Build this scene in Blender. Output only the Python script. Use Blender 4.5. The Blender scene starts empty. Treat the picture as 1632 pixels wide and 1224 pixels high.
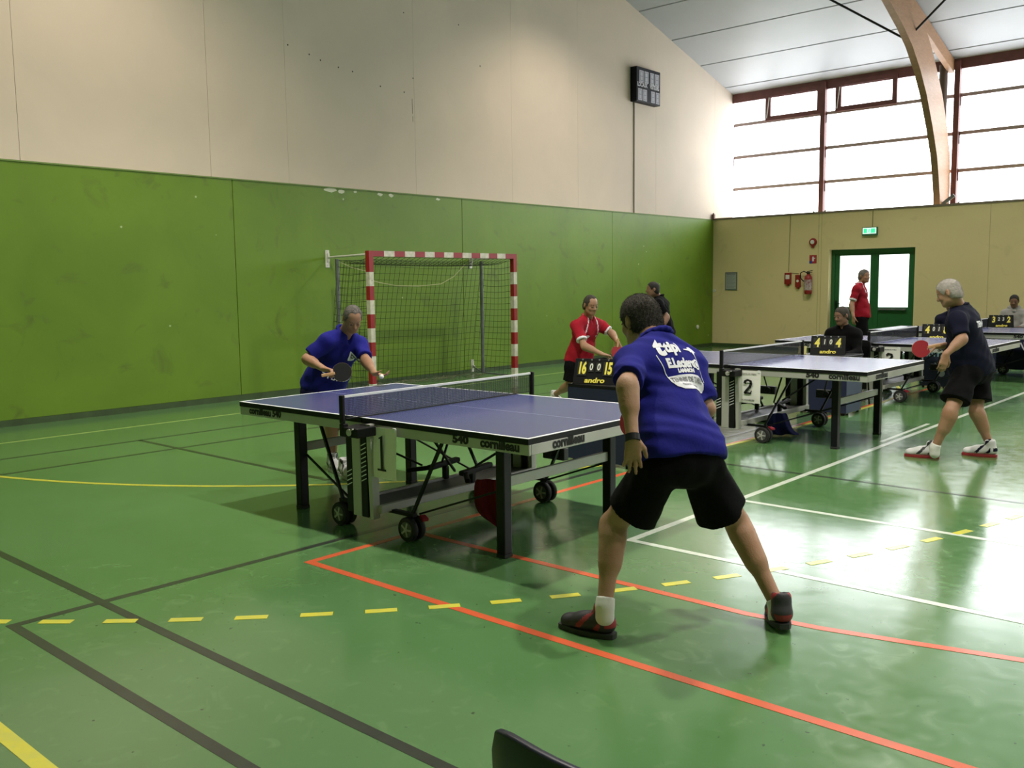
# ------------------------------------------------------------------ helpers
import bpy, bmesh, math, random
import numpy as np
from mathutils import Vector, Matrix
from mathutils.bvhtree import BVHTree
random.seed(7); np.random.seed(7)
PI = math.pi
scene = bpy.context.scene
COL = scene.collection

# ------------------------------------------- camera, light and exposure first
cam = bpy.data.cameras.new('camera'); cam.sensor_width = 36.0; cam.lens = 1477.56 / 1632 * 36.0; cam.clip_end = 200
cam_o = bpy.data.objects.new('camera', cam); COL.objects.link(cam_o); scene.camera = cam_o
CP = (10.3314, -10.1080, 1.5845); YAW, PITCH, ROLL = .728776, -.107436, -.012723
_cy, _sy = math.cos(YAW), math.sin(YAW)
_f = Vector((-_sy * math.cos(PITCH), _cy * math.cos(PITCH), math.sin(PITCH))); _r = Vector((_cy, _sy, 0)); _u = _r.cross(_f)
_c, _s = math.cos(ROLL), math.sin(ROLL)
_rr = _c * _r + _s * _u; _uu = -_s * _r + _c * _u
cam_o.matrix_world = Matrix(((_rr[0], _uu[0], -_f[0], CP[0]), (_rr[1], _uu[1], -_f[1], CP[1]), (_rr[2], _uu[2], -_f[2], CP[2]), (0, 0, 0, 1)))
scene.view_settings.view_transform = 'Standard'; scene.view_settings.look = 'None'
scene.view_settings.exposure = 0.0; scene.view_settings.gamma = 1.0; scene.view_settings.use_curve_mapping = False
# overcast daylight outside
world = bpy.data.worlds.new('overcast_sky'); scene.world = world; world.use_nodes = True
world.node_tree.nodes['Background'].inputs[0].default_value = (.93, .97, 1, 1)
world.node_tree.nodes['Background'].inputs[1].default_value = 3.0
# sports-hall high-bay lamps under the roof (the housings are built further down)
LAMPS = [(x, y, 8.0, e) for y, e in ((-5.2, 1950), (3.7, 1500)) for x in (1.35, 5.6, 9.9, 14.2, 18.5)]
for i, (x, y, z, e) in enumerate(LAMPS):
    l = bpy.data.lights.new('lamp_light', 'SPOT'); l.spot_size = math.radians(124); l.spot_blend = .75 if x < 2 else .35; l.shadow_soft_size = .17
    l.energy = e * (.66 if x < 2 else 1.0) * (1 if x < 13 else .6); l.color = (1, .86, .70) if x < 2 else (1, .94, .84)
    o = bpy.data.objects.new('lamp_light', l); COL.objects.link(o); o.location = (x, y, z - .02)
WINDOW_STRENGTH = 6.4


def V(*a):
    return np.array(a if len(a) > 1 else a[0], dtype=np.float64)
def nrm(v):
    v = np.asarray(v, float); n = np.linalg.norm(v)
    return v / n if n > 1e-9 else v
def lerp(a, b, t):
    return np.asarray(a, float) * (1 - t) + np.asarray(b, float) * t

# ---------------------------------------------------------------- materials
MATS = {}
def mat(name, col, rough=0.6, metal=0.0, noise=0.0, nscale=6.0, bump=0.0, bscale=60.0, spec=0.5, coat=0.0, emit=None, estr=0.0, col2=None, sheen=0.0):
    if name in MATS: return MATS[name]
    m = bpy.data.materials.new(name); m.use_nodes = True
    nt = m.node_tree; b = nt.nodes['Principled BSDF']
    b.inputs['Base Color'].default_value = (*col, 1)
    b.inputs['Roughness'].default_value = rough
    b.inputs['Metallic'].default_value = metal
    b.inputs['Specular IOR Level'].default_value = spec
    if coat: b.inputs['Coat Weight'].default_value = coat
    if sheen: b.inputs['Sheen Weight'].default_value = sheen
    if emit:
        b.inputs['Emission Color'].default_value = (*emit, 1); b.inputs['Emission Strength'].default_value = estr
    if noise or col2 or bump:
        tc = nt.nodes.new('ShaderNodeTexCoord')
    if noise or col2:
        n = nt.nodes.new('ShaderNodeTexNoise'); n.inputs['Scale'].default_value = nscale; n.inputs['Detail'].default_value = 5
        nt.links.new(tc.outputs['Object'], n.inputs['Vector'])
        mx = nt.nodes.new('ShaderNodeMix'); mx.data_type = 'RGBA'
        c2 = col2 if col2 else tuple(max(0, c * (1 - noise)) for c in col)
        mx.inputs[6].default_value = (*col, 1); mx.inputs[7].default_value = (*c2, 1)
        mr = nt.nodes.new('ShaderNodeMapRange'); mr.inputs[1].default_value = .35; mr.inputs[2].default_value = .68
        nt.links.new(n.outputs['Fac'], mr.inputs[0]); nt.links.new(mr.outputs[0], mx.inputs[0])
        nt.links.new(mx.outputs[2], b.inputs['Base Color'])
    if bump:
        n2 = nt.nodes.new('ShaderNodeTexNoise'); n2.inputs['Scale'].default_value = bscale; n2.inputs['Detail'].default_value = 4
        nt.links.new(tc.outputs['Object'], n2.inputs['Vector'])
        bp = nt.nodes.new('ShaderNodeBump'); bp.inputs['Strength'].default_value = bump; bp.inputs['Distance'].default_value = .01
        nt.links.new(n2.outputs['Fac'], bp.inputs['Height']); nt.links.new(bp.outputs[0], b.inputs['Normal'])
    MATS[name] = m
    return m

# ------------------------------------------------------------------ objects
def link(name, me, parent=None):
    o = bpy.data.objects.new(name, me); COL.objects.link(o)
    if parent is not None: o.parent = parent
    return o
def thing(name, label, cat, loc=(0, 0, 0), rz=0.0, group=None):
    o = bpy.data.objects.new(name, None); COL.objects.link(o)
    o.empty_display_size = .1
    o.location = loc; o.rotation_euler = (0, 0, rz)
    o['label'] = label; o['category'] = cat
    if group: o['group'] = group
    return o
def tag(o, label, cat, group=None, kind=None):
    o['label'] = label; o['category'] = cat
    if group: o['group'] = group
    if kind: o['kind'] = kind
    return o

class MB:
    """collects boxes, bars, prisms and lathes into ONE mesh"""
    def __init__(s): s.v = []; s.f = []; s.m = []
    def add(s, vs, fs, mi=0):
        o = len(s.v); s.v += [tuple(float(c) for c in v) for v in vs]
        s.f += [tuple(i + o for i in f) for f in fs]; s.m += [mi] * len(fs)
        return s
    def box(s, x0, x1, y0, y1, z0, z1, mi=0):
        vs = [(x0,y0,z0),(x1,y0,z0),(x1,y1,z0),(x0,y1,z0),(x0,y0,z1),(x1,y0,z1),(x1,y1,z1),(x0,y1,z1)]
        return s.add(vs, [(0,3,2,1),(4,5,6,7),(0,1,5,4),(1,2,6,5),(2,3,7,6),(3,0,4,7)], mi)
    def bar(s, a, b, w, h=None, up=(0, 0, 1), mi=0):
        """rectangular bar from a to b"""
        h = w if h is None else h
        a = V(a); b = V(b); d = nrm(b - a); up = V(up)
        if abs(np.dot(d, up)) > .98: up = V(1, 0, 0)
        r = nrm(np.cross(d, up)); u = np.cross(r, d)
        vs = []
        for p in (a, b):
            for i, j in ((-1,-1),(1,-1),(1,1),(-1,1)): vs.append(p + r * w / 2 * i + u * h / 2 * j)
        return s.add(vs, [(0,1,2,3),(7,6,5,4),(0,4,5,1),(1,5,6,2),(2,6,7,3),(3,7,4,0)], mi)
    def tube(s, pts, r, n=8, mi=0, caps=True):
        pts = [V(p) for p in pts]; rings = []
        rr = r if isinstance(r, (list, tuple)) else [r] * len(pts)
        pu = None
        for i, p in enumerate(pts):
            d = nrm(pts[min(i + 1, len(pts) - 1)] - pts[max(i - 1, 0)])
            if pu is None: pu = V(0, 0, 1) if abs(d[2]) < .9 else V(1, 0, 0)
            a = nrm(np.cross(d, pu)); pu = np.cross(a, d)
            rings.append([p + rr[i] * (math.cos(2 * PI * k / n) * a + math.sin(2 * PI * k / n) * pu) for k in range(n)])
        vs = [q for rg in rings for q in rg]; fs = []
        for i in range(len(pts) - 1):
            for k in range(n):
                fs.append((i*n+k, i*n+(k+1)%n, (i+1)*n+(k+1)%n, (i+1)*n+k))
        if caps: fs.append(tuple(range(n - 1, -1, -1))); fs.append(tuple((len(pts)-1)*n + k for k in range(n)))
        return s.add(vs, fs, mi)
    def lathe(s, prof, c=(0,0,0), ax=(0,0,1), n=24, mi=0):
        """prof: (radius, height) along ax"""
        ax = nrm(ax); t = V(0,0,1) if abs(ax[2]) < .9 else V(1,0,0)
        a = nrm(np.cross(ax, t)); b = np.cross(ax, a); c = V(c)
        vs = []; fs = []
        for (r, h) in prof:
            for k in range(n):
                th = 2 * PI * k / n
                vs.append(c + ax * h + r * (math.cos(th) * a + math.sin(th) * b))
        for i in range(len(prof) - 1):
            for k in range(n):
                fs.append((i*n+k, i*n+(k+1)%n, (i+1)*n+(k+1)%n, (i+1)*n+k))
        fs.append(tuple(range(n-1,-1,-1))); fs.append(tuple((len(prof)-1)*n+k for k in range(n)))
        return s.add(vs, fs, mi)
    def prism(s, poly, o, ax, ay, az, t, mi=0):
        """2-D polygon extruded by t along az"""
        o = V(o); ax = V(ax); ay = V(ay); az = V(az); n = len(poly)
        vs = [o + ax*p[0] + ay*p[1] for p in poly] + [o + ax*p[0] + ay*p[1] + az*t for p in poly]
        fs = [tuple(range(n-1,-1,-1)), tuple(range(n, 2*n))] + [(i, (i+1)%n, n+(i+1)%n, n+i) for i in range(n)]
        return s.add(vs, fs, mi)
    def build(s, name, mats, parent=None, smooth=False, bevel=0.0, seg=2):
        me = bpy.data.meshes.new(name); me.from_pydata(s.v, [], s.f)
        mats = mats if isinstance(mats, (list, tuple)) else [mats]
        for m in mats: me.materials.append(m)
        if len(mats) > 1: me.polygons.foreach_set('material_index', s.m)
        bm = bmesh.new(); bm.from_mesh(me); bmesh.ops.recalc_face_normals(bm, faces=bm.faces); bm.to_mesh(me); bm.free()
        if smooth:
            me.polygons.foreach_set('use_smooth', [True] * len(me.polygons))
            try: me.set_sharp_from_angle(angle=math.radians(40))
            except Exception: pass
        me.update()
        o = link(name, me, parent)
        if bevel:
            md = o.modifiers.new('bevel', 'BEVEL'); md.width = bevel; md.segments = seg; md.limit_method = 'ANGLE'
        return o

def copy_tree(root, loc, rz, label, group=None):
    r = root.copy(); COL.objects.link(r); r.location = loc; r.rotation_euler = (0, 0, rz)
    r['label'] = label
    if group: r['group'] = group
    def rec(src, dst):
        for ch in src.children:
            c = ch.copy(); COL.objects.link(c); c.parent = dst
            rec(ch, c)
    rec(root, r)
    return r

# ------------------------------------------------------------ lettering
def text_mesh(body, size, bold=0.0, xscale=1.0, spacing=1.0, align='CENTER', shear=0.0, extrude=0.0):
    cu = bpy.data.curves.new('lettering', 'FONT'); cu.body = body; cu.size = size
    cu.offset = bold; cu.align_x = align; cu.align_y = 'CENTER'; cu.space_character = spacing; cu.shear = shear
    cu.extrude = extrude; cu.resolution_u = 3
    o = bpy.data.objects.new('lettering', cu); COL.objects.link(o)
    bpy.context.view_layer.update()
    dg = bpy.context.evaluated_depsgraph_get()
    me = bpy.data.meshes.new_from_object(o.evaluated_get(dg), depsgraph=dg)
    bpy.data.objects.remove(o); bpy.data.curves.remove(cu)
    n = len(me.vertices); co = np.empty(n * 3); me.vertices.foreach_get('co', co); co = co.reshape(-1, 3); co[:, 0] *= xscale
    me.vertices.foreach_set('co', co.ravel()); me.materials.clear()
    return me
def place_text(body, o, ax, ay, size, m, parent=None, name='lettering', depth=.0012, **kw):
    """flat lettering on a plane at o, reading along ax with ay up"""
    me = text_mesh(body, size, extrude=depth / 2, **kw); me.materials.append(m)
    ax = nrm(ax); ay = nrm(ay); az = np.cross(ax, ay)
    M = Matrix(((ax[0], ay[0], az[0], o[0]), (ax[1], ay[1], az[1], o[1]), (ax[2], ay[2], az[2], o[2]), (0, 0, 0, 1)))
    me.transform(M)
    return link(name, me, parent)

# ------------------------------------------------- signed-distance modelling
def cap(a, b, ra, rb=None, k=.02, flat=None, clip=None, op='+'):
    return dict(t='c', a=V(a), b=V(b), ra=ra, rb=ra if rb is None else rb, k=k, flat=flat, clip=clip, op=op)
def ell(c, ax, r, k=.02, op='+', clip=None):
    """ellipsoid: centre, 3 axes (rows), 3 radii"""
    return dict(t='e', c=V(c), ax=np.array(ax, float), r=V(r), k=k, op=op, clip=clip)
def cut(o, n, k=.0):
    return dict(t='h', o=V(o), n=nrm(n), k=k, op='x')
def _bb(p):
    if p['t'] == 'c':
        R = max(p['ra'], p['rb']) + p['k'] + .02
        return np.minimum(p['a'], p['b']) - R, np.maximum(p['a'], p['b']) + R
    R = p['r'].max() + p['k'] + .02
    return p['c'] - R, p['c'] + R
def field(prims, h):
    adds = [p for p in prims if p['op'] == '+']
    lo = np.min([_bb(p)[0] for p in adds], 0); hi = np.max([_bb(p)[1] for p in adds], 0)
    n = np.ceil((hi - lo) / h).astype(int) + 1
    F = np.full(n, .25, np.float32)
    g = [lo[i] + h * np.arange(n[i]) for i in range(3)]
    for p in prims:
        if p['t'] == 'h':
            X, Y, Z = (g[i] - p['o'][i] for i in range(3)); nn = p['n']
            d = (X[:, None, None] * nn[0] + Y[None, :, None] * nn[1] + Z[None, None, :] * nn[2]).astype(np.float32)
            F = np.maximum(F, d); continue
        l, u = _bb(p); i0 = np.clip(np.floor((l - lo) / h).astype(int), 0, n); i1 = np.clip(np.ceil((u - lo) / h).astype(int) + 1, 0, n)
        if np.any(i1 <= i0): continue
        sl = tuple(slice(i0[i], i1[i]) for i in range(3))
        X = g[0][sl[0]][:, None, None]; Y = g[1][sl[1]][None, :, None]; Z = g[2][sl[2]][None, None, :]
        if p['t'] == 'c':
            a, b = p['a'], p['b']; sc = 1.0
            px, py, pz = X - a[0], Y - a[1], Z - a[2]; ba = b - a
            if p['flat'] is not None:
                ax, f = p['flat']; ax = nrm(ax); sc = 1.0
                dd = (px * ax[0] + py * ax[1] + pz * ax[2]) * (1 / f - 1)
                px = px + dd * ax[0]; py = py + dd * ax[1]; pz = pz + dd * ax[2]
                ba = ba + ax * np.dot(ba, ax) * (1 / f - 1)
                sc = (1 + f) / 2
            L2 = float(ba @ ba) + 1e-9
            t = np.clip((px * ba[0] + py * ba[1] + pz * ba[2]) / L2, 0, 1)
            qx, qy, qz = px - t * ba[0], py - t * ba[1], pz - t * ba[2]
            d = (np.sqrt(qx * qx + qy * qy + qz * qz) - (p['ra'] + (p['rb'] - p['ra']) * t)) * sc
        else:
            c = p['c']; A = p['ax']; r = p['r']; px, py, pz = X - c[0], Y - c[1], Z - c[2]
            q = [(px * A[i][0] + py * A[i][1] + pz * A[i][2]) / r[i] for i in range(3)]
            k0 = np.sqrt(q[0] ** 2 + q[1] ** 2 + q[2] ** 2) + 1e-6
            k1 = np.sqrt((q[0] / r[0]) ** 2 + (q[1] / r[1]) ** 2 + (q[2] / r[2]) ** 2) + 1e-6
            d = k0 * (k0 - 1) / k1
        if p['clip']:
            for (o, nn) in p['clip']:
                nn = nrm(nn); d = np.maximum(d, (X - o[0]) * nn[0] + (Y - o[1]) * nn[1] + (Z - o[2]) * nn[2])
        S = F[sl]; k = max(p['k'], 1e-4)
        if p['op'] == '+':
            hh = np.clip(.5 + .5 * (S - d) / k, 0, 1)
            F[sl] = S + (d - S) * hh - k * hh * (1 - hh)
        else:
            d = -d; hh = np.clip(.5 - .5 * (S - d) / k, 0, 1)
            F[sl] = S + (d - S) * hh + k * hh * (1 - hh)
    return F, lo, g
def nets(F, lo, h):
    """naive surface nets -> vertices, quads"""
    s = F < 0
    n = np.array(F.shape) - 1
    cnt = np.zeros(n, np.float32); acc = np.zeros((3, *n), np.float32)
    def sub(off): return tuple(slice(off[i], off[i] + n[i]) for i in range(3))
    for ax in range(3):
        o1, o2 = [i for i in range(3) if i != ax]
        for a in (0, 1):
            for b in (0, 1):
                off = [0, 0, 0]; off[o1] = a; off[o2] = b
                off2 = list(off); off2[ax] = 1
                f0 = F[sub(off)]; f1 = F[sub(off2)]
                m = (f0 < 0) != (f1 < 0)
                t = np.where(m, f0 / np.where(m, f0 - f1, 1), 0)
                cnt += m
                for i in range(3):
                    acc[i] += np.where(m, t if i == ax else off[i], 0)
    act = cnt > 0
    idx = np.full(n, -1, np.int64); ij = np.argwhere(act); idx[act] = np.arange(len(ij))
    P = ij + np.stack([acc[i][act] / cnt[act] for i in range(3)], 1)
    P = lo + P * h
    Q = []
    for ax in range(3):
        o1, o2 = [(1, 2), (2, 0), (0, 1)][ax]
        a0 = [slice(None)] * 3; a1 = [slice(None)] * 3
        a0[ax] = slice(0, -1); a1[ax] = slice(1, None)
        s0 = s[tuple(a0)]; s1 = s[tuple(a1)]
        e = np.argwhere(s0 != s1)
        e = e[(e[:, o1] > 0) & (e[:, o2] > 0) & (e[:, o1] < n[o1]) & (e[:, o2] < n[o2])]
        if not len(e): continue
        fl = s0[tuple(e.T)]
        def at(d1, d2):
            q = e.copy(); q[:, o1] -= d1; q[:, o2] -= d2; return idx[tuple(q.T)]
        q = np.stack([at(1, 1), at(0, 1), at(0, 0), at(1, 0)], 1)
        q[~fl] = q[~fl][:, ::-1]
        Q.append(q)
    return P, np.concatenate(Q)
def wrinkle(F, g, amp, dirs, seed=0):
    rs = np.random.RandomState(seed); W = 0
    for d, fr in dirs:
        d = nrm(d); ph = rs.rand() * 6
        u = rs.randn(3) * 2.0
        base = g[0][:, None, None] * d[0] + g[1][None, :, None] * d[1] + g[2][None, None, :] * d[2]
        warp = .35 * np.sin((g[0][:, None, None] * u[0] + g[1][None, :, None] * u[1] + g[2][None, None, :] * u[2]) * 5 + ph)
        W = W + np.sin(base * fr * 2 * PI + warp * 5 + ph)
    return F + (amp * W / len(dirs)).astype(np.float32)
def make_mesh(name, P, Q, mats, parent=None, matfun=None):
    me = bpy.data.meshes.new(name)
    me.vertices.add(len(P)); me.vertices.foreach_set('co', np.asarray(P, np.float32).ravel())
    me.loops.add(len(Q) * 4); me.loops.foreach_set('vertex_index', Q.astype(np.int32).ravel())
    me.polygons.add(len(Q)); me.polygons.foreach_set('loop_start', np.arange(0, len(Q) * 4, 4, dtype=np.int32))
    try: me.polygons.foreach_set('loop_total', np.full(len(Q), 4, np.int32))
    except Exception: pass
    me.polygons.foreach_set('use_smooth', np.ones(len(Q), bool))
    mats = mats if isinstance(mats, (list, tuple)) else [mats]
    for m in mats: me.materials.append(m)
    if matfun is not None: me.polygons.foreach_set('material_index', matfun(P[Q].mean(1)).astype(np.int32))
    me.update(calc_edges=True); me.validate()
    return link(name, me, parent)
def sdf_obj(name, prims, h, mats, parent=None, matfun=None, wr=None, smooth=1):
    F, lo, g = field(prims, h)
    if wr: F = wrinkle(F, g, *wr)
    P, Q = nets(F, lo, h)
    for _ in range(smooth):   # light Laplacian smoothing of the lattice
        acc = np.zeros_like(P); c = np.zeros(len(P))
        for a, b in ((0, 1), (1, 2), (2, 3), (3, 0)):
            np.add.at(acc, Q[:, a], P[Q[:, b]]); np.add.at(c, Q[:, a], 1)
            np.add.at(acc, Q[:, b], P[Q[:, a]]); np.add.at(c, Q[:, b], 1)
        P = P * .5 + .5 * acc / np.maximum(c, 1)[:, None]
    o = make_mesh(name, P, Q, mats, parent, matfun)
    return o

def snap(me, target, o, ax, ay, offset=.003, m=None, parent=None, name='print', maxedge=.018):
    """wrap a flat 2-D print onto a garment along the garment's own normal direction"""
    ax = nrm(ax); ay = nrm(ay - np.dot(ay, ax) * ax); az = np.cross(ax, ay)
    bm = bmesh.new(); bm.from_mesh(me)
    bmesh.ops.triangulate(bm, faces=bm.faces)
    for _ in range(5):
        es = [e for e in bm.edges if e.calc_length() > maxedge]
        if not es: break
        bmesh.ops.subdivide_edges(bm, edges=es, cuts=1)
        bmesh.ops.triangulate(bm, faces=[f for f in bm.faces if len(f.verts) > 3])
    tm = target.data; 
    bvh = BVHTree.FromPolygons([v.co[:] for v in tm.vertices], [p.vertices[:] for p in tm.polygons])
    bad = []
    for v in bm.verts:
        p = V(o) + ax * v.co.x + ay * v.co.y
        hit = bvh.ray_cast(Vector(p + az * .30), Vector(-az), .6)
        if hit[0] is None: bad.append(v); continue
        v.co = hit[0] + hit[1].normalized() * offset if hit[1].dot(Vector(az)) > 0 else hit[0] + Vector(az) * offset
    if bad: bmesh.ops.delete(bm, geom=bad, context='VERTS')
    me2 = bpy.data.meshes.new(name); bm.to_mesh(me2); bm.free()
    me2.materials.clear(); me2.materials.append(m)
    return link(name, me2, parent)
def poly_mesh(poly):
    me = bpy.data.meshes.new('shape'); me.from_pydata([(x, y, 0) for x, y in poly], [], [tuple(range(len(poly)))])
    return me
# ------------------------------------------------------------------- people
def frame_from(f, up):
    f = nrm(f); r = nrm(np.cross(f, up)); u = np.cross(r, f)
    return f, r, u          # forward, person's right, up
def hand_prims(w, d, n, side, curl=20, spread=6, s=1.0, thumb=(35, 20), curls=None):
    """w wrist, d along the hand, n out of the palm, side: +1 when the thumb is on cross(d,n)"""
    d = nrm(d); n = nrm(n - np.dot(n, d) * d); t = np.cross(d, n) * side
    P = []; q = lambda a, b, c: V(w) + s * (d * a + t * b + n * c)
    P.append(cap(q(-.01, 0, 0), q(.03, 0, 0), .026 * s, .030 * s, .012, flat=(n, .62)))
    for b in (-.027, -.009, .009, .027):
        P.append(cap(q(.02, b * .6, 0), q(.085, b, 0), .0155 * s, .0125 * s, .008, flat=(n, .85)))
    Ls = [(.026, (.034, .021, .017)), (.009, (.041, .026, .019)), (-.009, (.038, .025, .019)), (-.027, (.030, .019, .016))]
    for i, (b, seg) in enumerate(Ls):
        c = (curls[i] if curls else curl); a = 0.0
        sp = math.radians(spread) * (b / .018)
        p0 = q(.085, b, 0); dd = nrm(d * math.cos(sp) + t * math.sin(sp))
        for j, L in enumerate(seg):
            a += math.radians(c * (.8, 1.1, .8)[j])
            dj = dd * math.cos(a) + n * math.sin(a)
            p1 = p0 + dj * L * s
            P.append(cap(p0, p1, (.0095 - .0009 * j) * s, (.0089 - .0009 * j) * s, .003)); p0 = p1
    # thumb leaves the side of the palm near its base
    a1, a2 = (math.radians(x) for x in thumb)
    p0 = q(.022, .026, .004); d1 = nrm(d * math.cos(a1) + t * math.sin(a1) + n * .35)
    p1 = p0 + d1 * .042 * s; d2 = nrm(d * math.cos(a1 * .4) + t * math.sin(a1 * .4) + n * (.35 + math.sin(a2)))
    p2 = p1 + d2 * .032 * s; p3 = p2 + nrm(d2 + n * .3) * .024 * s
    P += [cap(p0, p1, .0155 * s, .0125 * s, .010), cap(p1, p2, .0118 * s, .0105 * s, .003), cap(p2, p3, .0105 * s, .0088 * s, .003)]
    return P
def head_prims(c, f, up, s=1.0):
    f, r, u = frame_from(f, up); A = [r, f, u]; q = lambda a, b, z: V(c) + s * (r * a + f * b + u * z)
    P = [ell(q(0, 0, .028), A, V(.074, .094, .083) * s, .02), ell(q(0, .022, -.045), A, V(.057, .070, .074) * s, .03),
         ell(q(0, .066, -.092), A, V(.027, .024, .020) * s, .02), cap(q(-.045, .02, -.06), q(-.02, .065, -.09), .018 * s, .014 * s, .02), cap(q(.045, .02, -.06), q(.02, .065, -.09), .018 * s, .014 * s, .02),
         cap(q(-.03, .078, .022), q(.03, .078, .022), .014 * s, None, .012),
         cap(q(-.036, .066, -.028), q(-.03, .07, -.03), .020 * s, None, .02), cap(q(.036, .066, -.028), q(.03, .07, -.03), .020 * s, None, .02),
         ell(q(.031, .100, -.001), A, V(.017, .012, .011) * s, .008, '-'), ell(q(-.031, .100, -.001), A, V(.017, .012, .011) * s, .008, '-'),
         cap(q(0, .090, .006), q(0, .108, -.030), .0085 * s, .0125 * s, .007), cap(q(-.012, .098, -.036), q(.012, .098, -.036), .0085 * s, None, .006),
         cap(q(-.020, .083, -.062), q(.020, .083, -.062), .0075 * s, None, .006), cap(q(-.018, .083, -.072), q(.018, .083, -.072), .0080 * s, None, .006),
         ell(q(0, .098, -.0665), A, V(.024, .012, .0022) * s, .003, '-')]
    for sd in (1, -1):
        eA = [nrm(r * sd + f * -.35), nrm(f + r * sd * .35), u]
        P.append(ell(q(.079 * sd, -.006, -.004), eA, V(.009, .019, .032) * s, .006))
        P.append(ell(q(.088 * sd, -.002, 0), eA, V(.006, .010, .018) * s, .004, '-'))
    return P
def strands(src, n, L, m, parent, up, back, rad=.0011, seed=1):
    """thousands of short tapering hairs rooted on the hair mass"""
    me = src.data; rs = np.random.RandomState(seed); k = len(me.polygons)
    c = np.empty(k * 3); me.polygons.foreach_get('center', c); c = c.reshape(-1, 3)
    nn = np.empty(k * 3); me.polygons.foreach_get('normal', nn); nn = nn.reshape(-1, 3)
    a = np.empty(k); me.polygons.foreach_get('area', a)
    i = rs.choice(k, n, p=a / a.sum()); c = c[i] + rs.randn(n, 3) * .0022; nn = nn[i]
    d = nn * .45 - up * .75 + back * .45 + rs.randn(n, 3) * .22; d -= nn * np.minimum(0, (d * nn).sum(1) - .18)[:, None]
    d /= np.linalg.norm(d, axis=1)[:, None]; Lr = L * rs.uniform(.6, 1.2, n)[:, None]
    s1 = np.cross(d, nn + rs.randn(n, 3) * .3); s1 /= np.linalg.norm(s1, axis=1)[:, None] + 1e-9; s2 = np.cross(d, s1)
    root = c - nn * .001; Vv = np.stack([root + s1 * rad, root - s1 * rad * .5 + s2 * rad * .87, root - s1 * rad * .5 - s2 * rad * .87, root + d * Lr], 1).reshape(-1, 3)
    b = np.arange(n)[:, None] * 4
    F = np.concatenate([b + [0, 1, 3], b + [1, 2, 3], b + [2, 0, 3]])
    ms = bpy.data.meshes.new('hair_strands'); ms.from_pydata(Vv.tolist(), [], F.tolist()); ms.materials.append(m)
    o = link('hair_strands', ms, parent); o['kind'] = 'stuff'; return o
def hair_obj(c, f, up, s, parent, m, style='short', h=.006, ns=0, sl=.012):
    f, r, u = frame_from(f, up); A = [r, f, u]; q = lambda a, b, z: V(c) + s * (r * a + f * b + u * z)
    th = {'short': .0035, 'full': .008, 'receding': .003}[style]
    P = [ell(q(0, -.002, .029), A, V(.0740 + th, .0940 + th, .0830 + th) * s, .02), cap(q(-.020, -.042, -.026), q(.020, -.042, -.026), (.048 + th) * s, None, .03),
         cap(q(-.02, -.054, -.060), q(.02, -.054, -.060), ((.034 if style == 'full' else .026) + th * .6) * s, None, .02)]
    if style == 'full': P.append(ell(q(0, .010, .066), A, V(.060, .072, .054) * s, .02))
    fz = {'short': .018, 'full': .002, 'receding': .030}[style]
    P.append(ell(q(0, .126, -.034 + fz), A, V(.112, .100, .092) * s, .003, '-'))
    if style == 'receding':
        for sd in (-1, 1): P.append(ell(q(.034 * sd, .088, .078), A, V(.034, .042, .03) * s, .01, '-'))
    for sd in (-1, 1):
        P.append(ell(q(.080 * sd, .006, -.022), A, V(.020, .024, .034) * s, .004, '-'))
    P.append(cut(q(0, -.05, -.092 if style == 'full' else -.068), -u + f * .30))
    o = sdf_obj('hair', P, h, m, parent, wr=(.0010, [((1, 2, 0), 60), ((2, -1, 1), 80), ((0, 1, 3), 75)], 3), smooth=0)
    if ns: strands(o, ns, sl, m, o, u, -f)
    return o

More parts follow.
